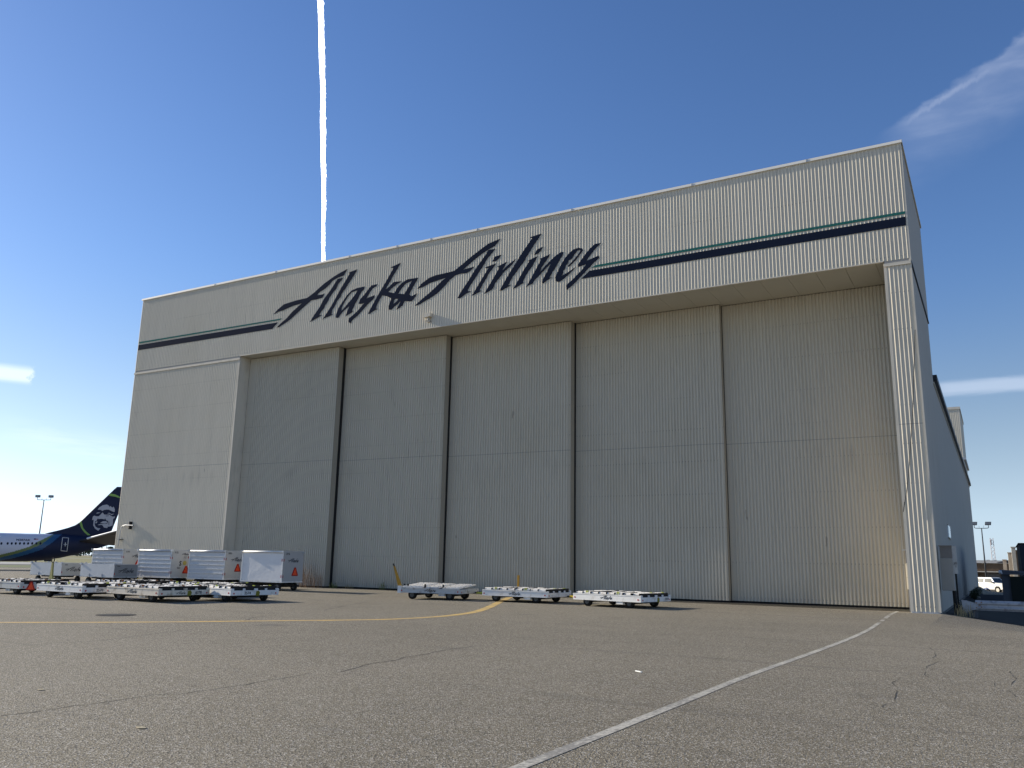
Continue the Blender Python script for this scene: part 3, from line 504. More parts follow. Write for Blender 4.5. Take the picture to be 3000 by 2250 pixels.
def wheel(parent, x, y, r=.2, w=.13):
    o = empty('wheel', (x, y, r)); o.parent = parent
    mb = MB(); mb.tube([(0, -w/2, 0), (0, -w/2+.02, 0), (0, w/2-.02, 0), (0, w/2, 0)], [r*.9, r, r, r*.9], 20); mb.build('tyre', RUB, o, True)
    mb = MB(); mb.tube([(0, -w/2-.008, 0), (0, w/2+.008, 0)], r*.52, 12); mb.tube([(0, -w/2-.03, 0), (0, w/2+.03, 0)], r*.2, 8); mb.build('hub', HUB, o)
    return o

def flat_cart(x, y, yaw, label, L=3.0, Wd=2.25, paint=None, num=None, num_side='end', logos=('side',), tow=None, tilt=False, worn=0, end='slots', zb=.24, zt=.51, tri=False, stops=LIME, seed=0, patch=False, num_at=.55, patch_at=.59, tri_at=.4):
    """origin: near right corner on the ground; x towards the left is negative, y away"""
    r_ = random.Random(seed); P = paint or WHITE
    c = empty('flat_cart', (x, y, gz(x, y)), yaw); tag(c, label, 'baggage dolly', 'flat roller dollies parked on the apron')
    # frame: side rail, near end etc. drawn as ring of channels
    mb = MB(); e = .045
    mb.box(-L, 0, 0, e, zb, zt-.03); mb.box(-L, 0, Wd-e, Wd, zb, zt-.03)
    mb.box(-L, -L+e, e, Wd-e, zb, zt-.03)
    if end == 'slots':                       # end rail with low lip and upright teeth
        mb.box(-e, 0, e, Wd-e, zb, zb+.18)
        for k in range(5): yy = e+(Wd-2*e-.1)*k/4; mb.box(-e, 0, yy, yy+.10+.06*(k == 2), zb+.18, zt-.02)
    else: mb.box(-e, 0, e, Wd-e, zb, zt-.03)
    mb.box(-L+e, -e, e+.3, e+.38, zb+.02, zb+.1); mb.box(-L+e, -e, Wd-e-.38, Wd-e-.3, zb+.02, zb+.1)
    mb.build('frame', P, c, bevel=.006)
    mb = MB(); mb.box(-L-.004, .004, -.012, .0, zt-.06, zt-.035); mb.box(-L+.01, -.01, -.006, .0, zb, zb+.02); mb.build('rail_lip', P, c)
    # deck
    if tilt:
        for k, (a, b, h) in enumerate(((-.98*L, -.64*L, .15), (-.58*L, -.37*L, .14), (-.30*L, -.03*L, .13))):
            mb = MB()
            T = lambda X, Y, Z, a=a, b=b, h=h: (X, Y, Z+h*(Y/Wd))
            mb.box(a, b, .06, Wd-.1, zt-.02, zt+.015, T=T)
            for j in range(4):
                for i in range(7):
                    yy = .1+(Wd-.3)*i/7; xx = a+.03+(b-a-.06)*j/4
                    mb.box(xx, xx+(b-a)/4-.07, yy, yy+.17, zt+.016, zt+.045, T=T)
            mb.build('deck_panel', ROLL, c)
        mb = MB()
        for a in (-.99*L, -.93*L, -.64*L, -.34*L): MB().box(a, a+.06, .3, .36, zt-.0, zt+.14).build('deck_stop', CHAS, c)
    else:
        mb = MB(); nx, ny = 8, 15
        for j in range(nx):
            for i in range(ny):
                x0 = -L+.08+(L-.16)*j/nx; y0 = .07+(Wd-.14)*i/ny; w = (L-.16)/nx-.05; hh = .036+r_.uniform(-.012, .022)
                if r_.random() < .04: continue
                cy = y0+.05
                mb.tube([(x0, cy, zt-.005), (x0+w, cy, zt-.005+r_.uniform(-.004, .004))], hh+.012, 7)
        mb.build('roller', ROLL, c)['kind'] = 'stuff'
        mb = MB()
        for j in range(nx+1): xx = -L+.055+(L-.16)*j/nx; mb.box(xx-.008, xx+.012, .05, Wd-.05, zb+.1, zt+.045+r_.uniform(0, .02))
        mb.build('roller_divider', CHAS, c)
    mb = MB(); mb.box(-L+.06, -.06, .06, Wd-.06, zb+.03, zb+.06); mb.build('deck_pan', CHAS, c)
    if stops and not tilt:
        for fx, fy in ((-.80, .03), (-.34, .03), (-.1, .55), (-.06, .85)):
            mb = MB(); X = fx*L; Y = fy*Wd
            mb.box(X-.045, X-.028, Y, Y+.05, zt-.01, zt+.085); mb.box(X+.028, X+.045, Y, Y+.05, zt-.01, zt+.085); mb.tube([(X-.05, Y+.025, zt+.05), (X+.05, Y+.025, zt+.05)], .016, 6)
            mb.build('latch', stops, c)
    for X, Y in ((-L*.82, .24), (-L*.2, .24), (-L*.82, Wd-.24), (-L*.2, Wd-.24)): wheel(c, X, Y, .185, .15)
    mb = MB()
    for X in (-L*.82, -L*.2): mb.box(X-.04, X+.04, .2, Wd-.2, .15, zb); mb.box(X-.2, X+.2, .3, .36, .2, zb)
    mb.box(-L*.82, -L*.2, Wd/2-.05, Wd/2+.05, zb-.07, zb); mb.build('axle', CHAS, c)
    mb = MB(); mb.box(-L*.36, -L*.26, .03, .2, zb-.1, zb); mb.build('step_plate', P, c)
    TS = lambda X0, Z0: (lambda u, v, w: (X0+u, -.001-w, Z0+v))
    TE = lambda Y0, Z0: (lambda u, v, w: (.001+w, Y0+u, Z0+v))
    if 'side' in logos: logo(c, TS(-L*.5, zb+.03), .56, INK)
    if 'end' in logos: logo(c, TE(Wd*.42, zb+.02), .42, INK)
    if num:
        if num_side == 'end': number(c, num, .14, TE(Wd*num_at, zb+.04))
        else: number(c, num, .11, TS(-L*.12, zb+.03))
    for X in (-L+.09, -.12): MB().tube([(X, -.008, zb+.09), (X, .0, zb+.09)], .03, 10).build('reflector', RED, c)
    for Y in (.14, Wd-.14): MB().tube([(.0, Y, zb+.07), (.009, Y, zb+.07)], .03, 10).build('reflector', RED, c)
    if tri: triangle(c, TE(Wd*tri_at, zb-.06), .36)
    if patch: MB().poly([[(-.09, -.02), (.07, -.02), (.1, .1), (.04, .17), (-.07, .15)]], TE(Wd*patch_at, zb), .004).build('paint_patch', mat('olive_patch', (.22, .20, .03), .7), c)
    if tow == 'up':
        d = empty('drawbar', (-L+.02, .25, zb)); d.parent = c
        mb = MB(); mb.poly([[(-.14, .0), (.05, .0), (-.44, 1.16), (-.49, 1.16)]], lambda u, v, w: (u, w-.04, v*.95), .09); mb.build('drawbar_beam', mat('amber_drawbar', (.42, .23, .03), .6, 0, .3, 6), d)
        mb = MB(); mb.tube([(-.45, .0, 1.05), (-.51, .0, 1.20)], .035); mb.build('tow_eye', CHAS, d)
        mb = MB(); mb.box(-.12, .04, -.27, -.2, -.02, .28); mb.build('end_plate', WHITE, d)
    elif tow == 'flat':
        d = empty('drawbar', (-L, Wd*.5, zb+.06)); d.parent = c
        mb = MB(); mb.box(-.95, 0, -.05, .05, -.05, .03); mb.poly([[(-.1, -.3), (0, -.3), (0, .3), (-.1, .3), (-.6, .05), (-.6, -.05)]], lambda u, v, w: (u, v, w-.06), .05); mb.build('drawbar_beam', YELL if seed % 2 else LIME, d)
        mb = MB(); mb.tube([(-1.0+.07*cos(a), .07*sin(a), 0) for a in lin(0, 2*pi, 12)], .02, 6, cap=False); mb.build('tow_eye', CHAS, d)
    elif tow == 'post':
        d = empty('drawbar', (-L*.35, Wd+.1, zb)); d.parent = c
        mb = MB(); mb.box(-.06, .06, -.04, .04, 0, 1.22); mb.build('drawbar_beam', mat('amber_drawbar', (.42, .23, .03), .6, 0, .3, 6), d)
        mb = MB(); mb.tube([(0, 0, 1.22), (0, 0, 1.3)], .05); mb.build('tow_eye', CHAS, d)
    elif tow == 'fork':
        d = empty('drawbar', (-L*.55, Wd+.05, zb)); d.parent = c
        mb = MB(); mb.poly([[(-.28, 0), (.28, 0), (.12, .35), (.06, .5), (0.0, 1.0), (-.08, 1.0), (-.1, .5), (-.16, .35)]], lambda u, v, w: (u, w, v), .06); mb.build('drawbar_beam', mat('mustard_drawbar', (.26, .24, .08), .6, 0, .3, 6), d)
        mb = MB(); mb.tube([(-.05+.1*cos(a), .03, 1.1+.09*sin(a)) for a in lin(0, 2*pi, 14)], .02, 6, cap=False); mb.build('tow_eye', CHAS, d)
    return c

def tall_cart(x, y, yaw, label, num, curtain='slat', body=None, logo_at=(.72, 1.46, .42), tri=(.62, .72), extra=None, L=2.8, Wd=1.5, seed=0):
    c = empty('baggage_cart', (x, y, gz(x, y)), yaw); tag(c, label, 'baggage cart', 'tall curtained baggage carts in a row by the hangar')
    zb, zt = .47, 1.95; BODY = body or mat('cart_end_panel', (.60, .59, .56), .55, 0, .08, 2, .15, 3, dirt=(.35, .32, .28), dirt_amt=.4)
    mb = MB()
    MB().box(-L, -L+.03, 0, Wd, zb, zt).build('end_panel', BODY, c); MB().box(-L+.03, -.03, Wd-.03, Wd, zb, zt).build('back_panel', BODY, c)
    mb.box(-.03, 0, 0, Wd, zb, zt)
    for k in range(5): z = zb+.05+k*.33; mb.box(-.0005, .004, .02, Wd-.02, z, z+.008)
    mb.build('end_panel', BODY, c)
    mb = MB(); mb.box(-L-.01, .01, -.01, Wd+.01, zt, zt+.025); mb.build('roof', ALU, c)
    mb = MB(); mb.box(-L-.01, .01, -.015, Wd+.01, zb-.06, zb); mb.build('floor', WHITE, c)
    mb = MB(); mb.box(-L, -L+.06, -.012, .03, zb, zt); mb.box(-.06, 0, -.012, .03, zb, zt); mb.build('corner_post', WHITE, c)
    CM = CURT if curtain == 'slat' else CURTW
    mb = MB(); nx, nz = 28, 16; r_ = random.Random(seed); vs = []
    for j in range(nz+1):
        for i in range(nx+1):
            X = -L+.06+(L-.12)*i/nx; Z = zb+.01+(zt-zb-.1)*j/nz; b = .012*sin(i*.9+seed)*(1-j/nz)+r_.uniform(-.006, .006)*(1.6 if j < 4 else .5)
            if curtain == 'plain': b = .015*(abs(i/nx-j/nz)-.3)+r_.uniform(-.002, .002)
            vs.append((X, .012-abs(b)*.8, Z))
    mb.add(vs, [(j*(nx+1)+i, j*(nx+1)+i+1, (j+1)*(nx+1)+i+1, (j+1)*(nx+1)+i) for j in range(nz) for i in range(nx)])
    cu = mb.build('side_curtain', CM, c, curtain == 'plain')
    if curtain == 'slat':
        mb = MB()
        for k in range(5):
            z = zb+.26+k*.225
            segs = [(-L+.07, -.07)] if seed != 1 else ([(-L+.07, -L*.6), (-L*.55, -.07)] if k % 2 else [(-L+.07, -.07)])
            for a, b in segs: mb.box(a, b, -.035, .004, z, z+.03)
        mb.build('curtain_batten', WHITE, cu)
    mb = MB(); mb.tube([(-L-.02, -.02, zt-.03), (.02, -.02, zt-.03)], .048, 12); mb.build('curtain_roll', WHITE if curtain != 'slat' else ALU, c, True)
    mb = MB()
    for X in (-L-.06, .0): mb.box(X, X+.07, -.09, .04, zt-.09, zt+.035)
    mb.box(0, .07, Wd-.1, Wd+.02, zt-.09, zt+.02); mb.build('roll_bracket', GREYW if seed != 2 else WHITE, c)
    for X, Y in ((-L*.80, .16), (-L*.14, .16), (-L*.80, Wd-.16), (-L*.14, Wd-.16)): wheel(c, X, Y, .205, .12)
    mb = MB(); mb.box(-L*.9, -L*.08, Wd*.3, Wd*.36, zb-.16, zb-.06); mb.box(-L*.9, -L*.08, Wd*.64, Wd*.7, zb-.16, zb-.06)
    for X in (-L*.80, -L*.14): mb.box(X-.03, X+.03, .12, Wd-.12, .18, .25); mb.box(X-.18, X+.18, Wd*.3, Wd*.7, .25, .33)
    mb.build('chassis', CHAS, c)
    mb = MB(); mb.box(-L-.7, -L*.86, Wd/2-.04, Wd/2+.04, .22, .30); mb.tube([(-L-.7, Wd/2, .26), (-L-.82, Wd/2, .26)], .05); mb.build('drawbar', YELL, c)
    TE = lambda Y0, Z0: (lambda u, v, w: (.0045+w, Y0+u, Z0+v))
    fy, z, w_l = logo_at
    logo(c, TE(Wd*fy*.78, z), w_l*1.9)
    number(c, num, .13, TE(Wd*.2, zt-.17))
    if tri: triangle(c, TE(Wd*tri[0], tri[1]), .46)
    for Z in (zb+.18, zt-.5):
        MB().box(-.09, -.05, -.018, -.0125, Z, Z+.13).box(0.0005, .006, .03, .07, Z, Z+.13).build('reflector', RED, c)
    if extra: extra(c, TE, Wd)
    return c

def low_cart(x, y, yaw, label, num, L=2.8, Wd=1.5, body=None):
    c = empty('tub_cart', (x, y, gz(x, y)), yaw); tag(c, label, 'baggage cart', 'low open tub carts')
    zb, zt = .46, 1.12; B = body or TUB
    mb = MB(); e = .03
    mb.box(-L, 0, 0, e, zb, zt); mb.build('side_panel', TUB, c); MB().box(-L, 0, Wd-e, Wd, zb, zt).build('side_panel', TUB, c)
    MB().box(-L, -L+e, e, Wd-e, zb, zt).build('end_panel', B, c); MB().box(-e, 0, e, Wd-e, zb, zt).build('end_panel', B, c)
    mb = MB(); mb.box(-L-.02, .02, -.02, Wd+.02, zb-.05, zb); mb.build('floor', GREYW, c)
    mb = MB()
    for X in (-L+.02, -.02):
        for Y in (0.0, Wd): mb.tube([(X, Y-.05, zt-.01), (X, Y+.05, zt-.01)], .06, 10)
    mb.build('hinge', ALU, c)
    mb = MB()
    for X in (-L*.72, -L*.34): mb.box(X-.02, X+.02, -.03, 0, zb, zb+.14)
    mb.tube([(-L*.5, .02, zt), (-L*.5+.12, .02, zt+.06), (-L*.5+.2, .02, zt)], .02, 6); mb.build('latch', STEEL, c)
    for X, Y in ((-L*.80, .16), (-L*.14, .16), (-L*.80, Wd-.16), (-L*.14, Wd-.16)): wheel(c, X, Y, .2, .12)
    mb = MB(); mb.box(-L*.9, -L*.08, Wd*.35, Wd*.65, zb-.14, zb-.05)
    for X in (-L*.80, -L*.14): mb.box(X-.03, X+.03, .12, Wd-.12, .17, .24)
    mb.build('chassis', CHAS, c)
    TE = lambda Y0, Z0: (lambda u, v, w: (.001+w, Y0+u, Z0+v))
    logo(c, TE(Wd*.5, zb+.16), 1.0); number(c, num, .085, TE(Wd*.18, zt-.13))
    MB().box(.0005, .006, .03, .07, zb+.1, zb+.2).build('reflector', RED, c)
    return c

# ---------------------------------------------------------------- the three dollies in front of the doors
flat_cart(-19.70, 30.3, .20, 'worn grey flat dolly with tilted deck panels and raised amber drawbar', 2.8, 2.2, GREYW, None, logos=('side',), tow='up', tilt=True, end='plain', seed=1, zb=.27, zt=.49)
flat_cart(-15.95, 31.0, .03, 'white flat dolly straddling the yellow line, between two other dollies', 3.05, 2.35, WHITE, None, logos=('side',), tow='flat', seed=2)
flat_cart(-11.68, 30.3, -.15, 'clean white flat dolly nearest the right, with lime latches', 3.05, 2.35, WHITE, '5059', logos=('side',), tow='flat', seed=3, num_at=.86, patch=True, patch_at=.57)
bp = flat_cart(-17.4, 36.2, .0, 'flat dolly half hidden behind the middle one, its amber drawbar upright', 2.4, 1.2, GREYW, None, logos=(), tow=None, stops=None, seed=4) if False else None
ub = empty('upright_drawbar', (-19.55, 35.0, 0)); tag(ub, 'amber tow bar standing upright behind the middle dolly', 'tow bar')
mb = MB(); mb.box(-.045, .045, -.04, .04, .1, 1.04); mb.build('bar', mat('amber_drawbar', (.42, .23, .03), .6, 0, .3, 6), ub)
mb = MB(); mb.box(-.2, .2, -.15, .15, .0, .1); mb.build('base_plate', CHAS, ub)
# ---------------------------------------------------------------- left cluster
flat_cart(-25.55, 20.0, -.02, 'stained cream flat dolly in front of the others, number 6370 on its end', 2.95, 2.2, DIRTYW, '6370', logos=('side', 'end'), seed=5, patch=True, stops=RUST, num_at=.77)
flat_cart(-24.3, 22.1, -.12, 'white flat dolly numbered 2574 at the right end of the front group', 2.95, 2.15, WHITE, '2574', logos=(), seed=6, patch=True, num_at=.34, patch_at=.55)
flat_cart(-29.1, 19.5, -.02, 'white flat dolly numbered 2570, left of the stained cream one', 2.9, 2.1, WHITE, '2570', logos=('side',), seed=7, num_at=.33)
flat_cart(-33.5, 19.8, -.02, 'grey flat dolly at the left edge with an orange warning triangle', 2.9, 2.1, GREYW, None, logos=(), seed=8, tri=True, tri_at=.2, tow='fork', stops=RUST)
flat_cart(-31.4, 23.4, -.02, 'rust-stained flat dolly in the second row below the two tub carts', 2.9, 2.2, DIRTYW, None, logos=(), seed=9, stops=RUST)
flat_cart(-27.35, 23.9, -.04, 'white flat dolly in the second row below the striped-curtain carts', 2.9, 2.2, WHITE, None, logos=(), seed=10)
def sofi(c, TE, Wd):
    text_mb('RE', .17, TE(Wd*.62, 1.50)).build('sticker_text', mat('grey_ink', (.3, .3, .3), .6), c)
    MB().tube([(.002, Wd*.80, 1.56), (.008, Wd*.80, 1.56)], .075, 14).build('sticker', mat('dark_red_sticker', (.30, .03, .03), .6), c)
    text_mb('D', .17, TE(Wd*.92, 1.50)).build('sticker_text', mat('grey_ink', (.3, .3, .3), .6), c)
    text_mb('S', .36, TE(Wd*.42, 1.10)).build('sticker_text', INK, c)
    text_mb('FI', .36, TE(Wd*.88, 1.10)).build('sticker_text', INK, c)
    MB().tube([(.002, Wd*.62, 1.24), (.009, Wd*.62, 1.24)], .13, 16).build('sticker', mat('yellow_sticker', (.50, .42, .12), .6), c)
    text_mb('GO', .15, TE(Wd*.36, .92)).build('sticker_text', INK, c)
tall_cart(-31.2, 31.6, .04, 'tall baggage cart with plain white curtain at the right end of its row', '3778', 'plain', mat('cool_grey_panel', (.46, .47, .48), .5, .1, .06, 2, .2, 3), (.62, 1.38, .42), (.60, .74), seed=0)
tall_cart(-36.47, 32.6, .03, 'tall baggage cart with bright ribbed curtain, second from the right in its row', '3053', 'slat', None, (.72, 1.36, .46), (.62, .84), seed=3)
tall_cart(-40.33, 32.2, .02, 'tall baggage cart with large SOFI sticker letters on its end panel', '3122', 'slat', None, (.78, 1.66, .26), (.70, .66), sofi, seed=2)
tall_cart(-44.87, 32.4, .02, 'tall baggage cart at the left end of its row, numbered 3193', '3193', 'slat', None, (.82, 1.46, .40), (.70, .94), seed=1)
low_cart(-41.62, 29.6, .03, 'low grey tub cart in front of the tall carts, dark end panel', '5042', body=mat('dark_tub_end', (.30, .31, .32), .5, .3, .1, 3))
low_cart(-46.0, 29.4, .03, 'low tub cart at the left with a cream end panel', '5044', body=mat('cream_tub_end', (.62, .59, .52), .6, 0, .1, 3))

# ---------------------------------------------------------------- weeds at the doors
def weed(x, y, h, n, col, label, spread=.25, seed=1):
    r_ = random.Random(seed); mb = MB()
    for k in range(n):
        a = r_.uniform(0, 2*pi); l = r_.uniform(.5, 1)*h; bx, by = r_.gauss(0, spread*.5), r_.gauss(0, spread*.5)
        tx, ty = bx+cos(a)*l*.28, by+sin(a)*l*.28; w = .006+.006*r_.random()
        px, py = -sin(a)*w, cos(a)*w
        mb.add([(bx-px, by-py, 0), (bx+px, by+py, 0), ((bx*.4+tx*.6)+px, (by*.4+ty*.6)+py, l*.65), ((bx*.4+tx*.6)-px, (by*.4+ty*.6)-py, l*.65), (tx, ty, l)], [(0, 1, 2, 3), (3, 2, 4)])
        for q in range(3):
            z = l*r_.uniform(.4, 1); f = z/l; cx, cy = bx+(tx-bx)*f, by+(ty-by)*f; s_ = .03
            mb.add([(cx, cy, z), (cx+r_.uniform(-s_, s_), cy+r_.uniform(-s_, s_), z+r_.uniform(0, s_)*1.5), (cx+r_.uniform(-s_, s_), cy+r_.uniform(-s_, s_), z-r_.uniform(0, s_))], [(0, 1, 2)])
    o = mb.build('weed', mat('weed_'+col[0], col[1], .8, 0, .3, 6)); o.location = (x, y, gz(x, y)); tag(o, label, 'weed'); return o
RB = ('russet', (.30, .19, .11)); GR = ('green', (.16, .19, .07)); TN = ('tan', (.36, .30, .17))
weed(-34.6, 37.0, 1.45, 34, RB, 'tall russet dock weed growing at the door foot behind the rightmost tall cart', .45, 1)
weed(-34.0, 37.1, 1.1, 20, RB, 'shorter russet weed beside the tall one at the door foot', .35, 9)
for k, (x, y, h, l) in enumerate(((-32.9, 37.4, .42, 'small green weed at the foot of the first door, right of the russet ones'), (-32.0, 37.6, .3, 'tiny weed tuft at the foot of the second door near its left edge'), (-29.6, 37.7, .5, 'thin weed at the foot of the second door near its middle'), (-27.2, 37.8, .2, 'lowest tuft of weed at the foot of the second door near its right edge'))):
    weed(x, y, h, 22, (GR, TN)[k % 2], l, .25, 20+k)
weed(-1.25, 36.9, .55, 50, TN, 'dry tan weed between the hangar corner and the guardrail end', .3, 31)

# ---------------------------------------------------------------- right background
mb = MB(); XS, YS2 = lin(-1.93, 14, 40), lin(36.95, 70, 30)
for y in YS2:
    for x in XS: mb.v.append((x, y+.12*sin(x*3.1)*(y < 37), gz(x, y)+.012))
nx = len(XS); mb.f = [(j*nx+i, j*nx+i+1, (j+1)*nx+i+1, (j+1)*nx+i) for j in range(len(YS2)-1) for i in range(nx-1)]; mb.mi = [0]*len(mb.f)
tag(mb.build('soil_shade_sheet', mat('soil_shade_tone', (.035, .032, .027), .95, 0, .4, 2, dirt=(.07, .065, .05), dirt_amt=.5, dirt_scale=1.2)), kind='structure')  # dark ground sheet with the hangar's deep shade put into its colour
gr = empty('guardrail', (-1.3, 37.6, gz(-1.3, 37.6))); tag(gr, 'bent grey steel guardrail with flared end right of the hangar corner', 'guardrail')
z0 = -gr.location.z
prof = [(0, .15), (-.03, .19), (-.07, .23), (-.07, .27), (-.015, .31), (-.015, .36), (-.07, .40), (-.07, .45), (-.03, .49), (0, .53)]
mb = MB(); n = len(prof); st = [(.42, 0), (2.5, -.02), (6, .1)]; vs = []
for X, dy in st:
    for y_, z_ in prof: vs.append((X, y_*.8+dy, z_+z0))
for X, dy in st:
    for y_, z_ in prof: vs.append((X, y_*.8+dy+.02, z_+z0))
m_ = len(st)*n
fs = [(i*n+k, (i+1)*n+k, (i+1)*n+k+1, i*n+k+1) for i in range(len(st)-1) for k in range(n-1)]; fs += [tuple(m_+q for q in f)[::-1] for f in fs]
fs += [(k, k+1, m_+k+1, m_+k) for k in range(n-1)]
mb.add(vs, fs); RAILM = mat('weathered_rail', (.42, .42, .43), .6, .2, .25, 5, dirt=(.10, .08, .07), dirt_amt=.6, dirt_scale=6)
mb.build('rail', RAILM, gr)
mb = MB(); out = [(-.05, .53), (.12, .51), (.34, .44), (.5, .42), (.5, .20), (.30, .15), (.1, .05), (.02, .05), (-.02, .14)]
mb.poly([out], lambda u, v, w: (u, -.05-w-.10*max(0, .25-u), v+z0), .018); mb.build('flared_end', RAILM, gr)
mb = MB()
for X in (.42, 3.6): mb.box(X-.08, X+.08, .03, .18, -.1, .4+z0, T=lambda a, b, c_: (a-.10*(.4-c_), b, c_))
mb.build('post', mat('grey_post', (.13, .13, .135), .8, 0, .2, 5), gr)
mb = MB()
for X, Z in ((.45, .43), (.45, .25), (.56, .35), (.62, .28), (.62, .45)): mb.tube([(X, -.085, Z+z0), (X, -.06, Z+z0)], .022, 8)
mb.build('bolt', RUST, gr)

def lamp_post(loc, h, arm, m, label, az, s=1.0, heads=2):
    c = empty('light_mast', loc, az); tag(c, label, 'light mast', 'floodlight masts around the apron')
    MB().tube([(0, 0, 0), (0, 0, h)], [.17*s, .09*s], 10).build('pole', m, c, True)
    MB().tube(catmull([(-arm, 0, h+.45), (-arm, 0, h+.1), (-arm+.3, 0, h), (arm-.3, 0, h), (arm, 0, h+.1), (arm, 0, h+.45)], 4), .06*s, 6).build('crossarm', m, c)
    MB().box(-.34*arm, -.31*arm, -.02, .02, h, h+.4).box(.31*arm, .34*arm, -.02, .02, h, h+.4).build('stub', m, c)
    for sx in (-1, 1):
        mb = MB(); T = lambda x, y, z, sx=sx: (x+sx*arm+.15*z, y-.3*z, z+h+.75)
        mb.box(-.42, .42, -.28, .28, -.28, .22, T=T); o = mb.build('lamp_head', m, c, bevel=.04)
        mb = MB(); mb.box(-.36, .36, -.30, -.285, -.2, .16, T=T); mb.build('lens', mat('lamp_glass', (.35, .37, .4), .2), o)
    return c
lamp_post((-168.9, 102.3, -.45), 12.9, 1.35, mat('mast_grey', (.20, .20, .20), .6), 'double-headed floodlight mast standing beyond the parked aircraft', R(30))
lamp_post((-1.72, 150, -.8), 9.0, .95, mat('mast_dark', (.06, .065, .07), .6), 'double-headed floodlight mast behind the white car at the right', R(0), .8)
tm = empty('radio_mast', (-1.0, 262, -.5)); tag(tm, 'thin red and white lattice radio mast above the low brown building', 'radio mast')
mb = MB()
for a in range(3):
    cx, cy = .45*cos(a*2.1), .45*sin(a*2.1); mb.tube([(cx*1.6, cy*1.6, 0), (cx, cy, 11)], .06, 4)
for k in range(11):
    for a in range(3):
        c0, c1 = a*2.1, (a+1)*2.1; mb.tube([(.6*cos(c0), .6*sin(c0), k), (.55*cos(c1), .55*sin(c1), k+1)], .04, 3)
mb.build('lattice', mat('mast_pale', (.5, .42, .4), .6), tm)
mb = MB(); mb.box(-.35, .1, -.3, .3, 9.2, 10.6); mb.build('antenna', mat('antenna_pale', (.55, .58, .6), .5), tm)

lb = empty('low_warehouse', (0, 160, -.8)); tag(lb, 'low brown warehouse with a pale flat roof far behind the white car', 'building')
BRN = mat('brown_cladding', (.115, .082, .055), .8, 0, .35, 1.5, dirt=(.22, .17, .12), dirt_amt=.5)
mb = MB(); mb.box(-12, 5, 0, 14, 0, 3.8); mb.build('wall', BRN, lb)
mb = MB(); mb.box(-12.2, 5.2, -.2, 14.2, 3.8, 4.25); mb.build('roof', mat('pale_roof', (.62, .60, .56), .7), lb)
mb = MB(); mb.add([(-.2, -.25, 3.9), (1.8, -.25, 4.4), (5.2, -.25, 4.4), (5.2, -.25, 3.8), (-.2, 3, 3.9), (1.8, 3, 4.4), (5.2, 3, 4.4), (5.2, 3, 3.8)], [(0, 1, 2, 3), (4, 7, 6, 5), (0, 4, 5, 1), (1, 5, 6, 2)]); mb.build('gable_screen', GUT, lb)
mb = MB(); mb.box(-12, 5.2, -1.4, 0, 2.35, 2.5); mb.build('canopy', TRIM, lb)
mb = MB(); mb.box(-2.0, .2, -.04, .0, 0, 2.2); mb.box(.8, 2.0, -.04, 0, 0, 2.2); mb.build('roller_door', mat('dull_door', (.16, .16, .17), .6, 0, .3, 4), lb)
mb = MB()
for X in (-1.6, -.6, .7, 1.6): MB().box(X, X+.5, 3, 4, 4.25, 4.38).build('roof_vent', STEEL, lb)

db = empty('dark_building', (1.15, 62, -.75)); tag(db, 'tall dark building cut off by the right edge of the view', 'building')
DK = mat('shaded_blue_cladding', (.035, .04, .055), .6, 0, .15, 1.5)  # shaded face of the building, its shade put into this near-black blue
mb = MB(); mb.box(.12, 6, 0, 9, 0, 4.1); mb.build('wall', DK, db)
mb = MB(); mb.box(.08, 6, -.03, .0, 2.55, 2.58); mb.box(.06, 6.05, -.06, 9.05, 4.1, 4.16); mb.build('trim', CHAS, db)
sf = empty('stepped_facade', (0, 118, -.75)); tag(sf, 'sunlit cream facade with stepped piers left of the dark building', 'building')
CRE = mat('cream_pier', (.58, .53, .44), .7, 0, .1, 1.5, dirt=(.2, .17, .13), dirt_amt=.4)
for X, Y, H in ((.62, 16, 4.05), (1.22, 8, 4.85), (1.55, 0, 5.35)):
    o = MB().box(X, X+.42, Y, Y+1.2, 0, H-.12).build('pier', CRE, sf); MB().box(X-.07, X+.49, Y-.07, Y+1.27, H-.12, H).build('pier_cap', TRIM, o)
MB().box(1.75, 9, 1.5, 26, 0, 5.0).build('wall', BRN, sf)

ct = empty('equipment_container', (.95, 55, gz(.95, 55))); tag(ct, 'dark box container with raised grey lid between the car and the right edge', 'container')
mb = MB(); mb.box(-.42, 2.2, 0, 2.4, 0, 1.75); mb.build('container_body', mat('dark_green_steel', (.012, .017, .014), .6), ct)
mb = MB(); mb.box(-.88, .9, -.2, 2.6, 2.02, 2.12, T=lambda x, y, z: (x, y, z-.06*(x+.88))); mb.box(-.85, .35, -.15, -.1, 1.86, 2.02); mb.build('lid', mat('slate_lid', (.12, .13, .16), .6), ct)
mb = MB(); mb.box(-.84, -.42, .1, .2, 0, 1.95); mb.build('support_panel', mat('slate_panel', (.10, .11, .13), .7), ct)
MB().tube([(-.93, -.15, 1.98), (-.80, -.2, 1.98)], .1, 10).build('beacon', mat('white_beacon', (.8, .8, .8), .3), ct)
br = empty('barrier_wall', (0, 60, gz(0, 60))); tag(br, 'low slate-blue barrier wall below the white car', 'barrier')
mb = MB(); mb.box(-1.1, .6, 0, .35, 0, .58, T=lambda x, y, z: (x, y+(.12*z if y < .1 else -.1*z), z)); mb.build('barrier_block', mat('slate_barrier', (.10, .11, .13), .8, 0, .2, 2), br)
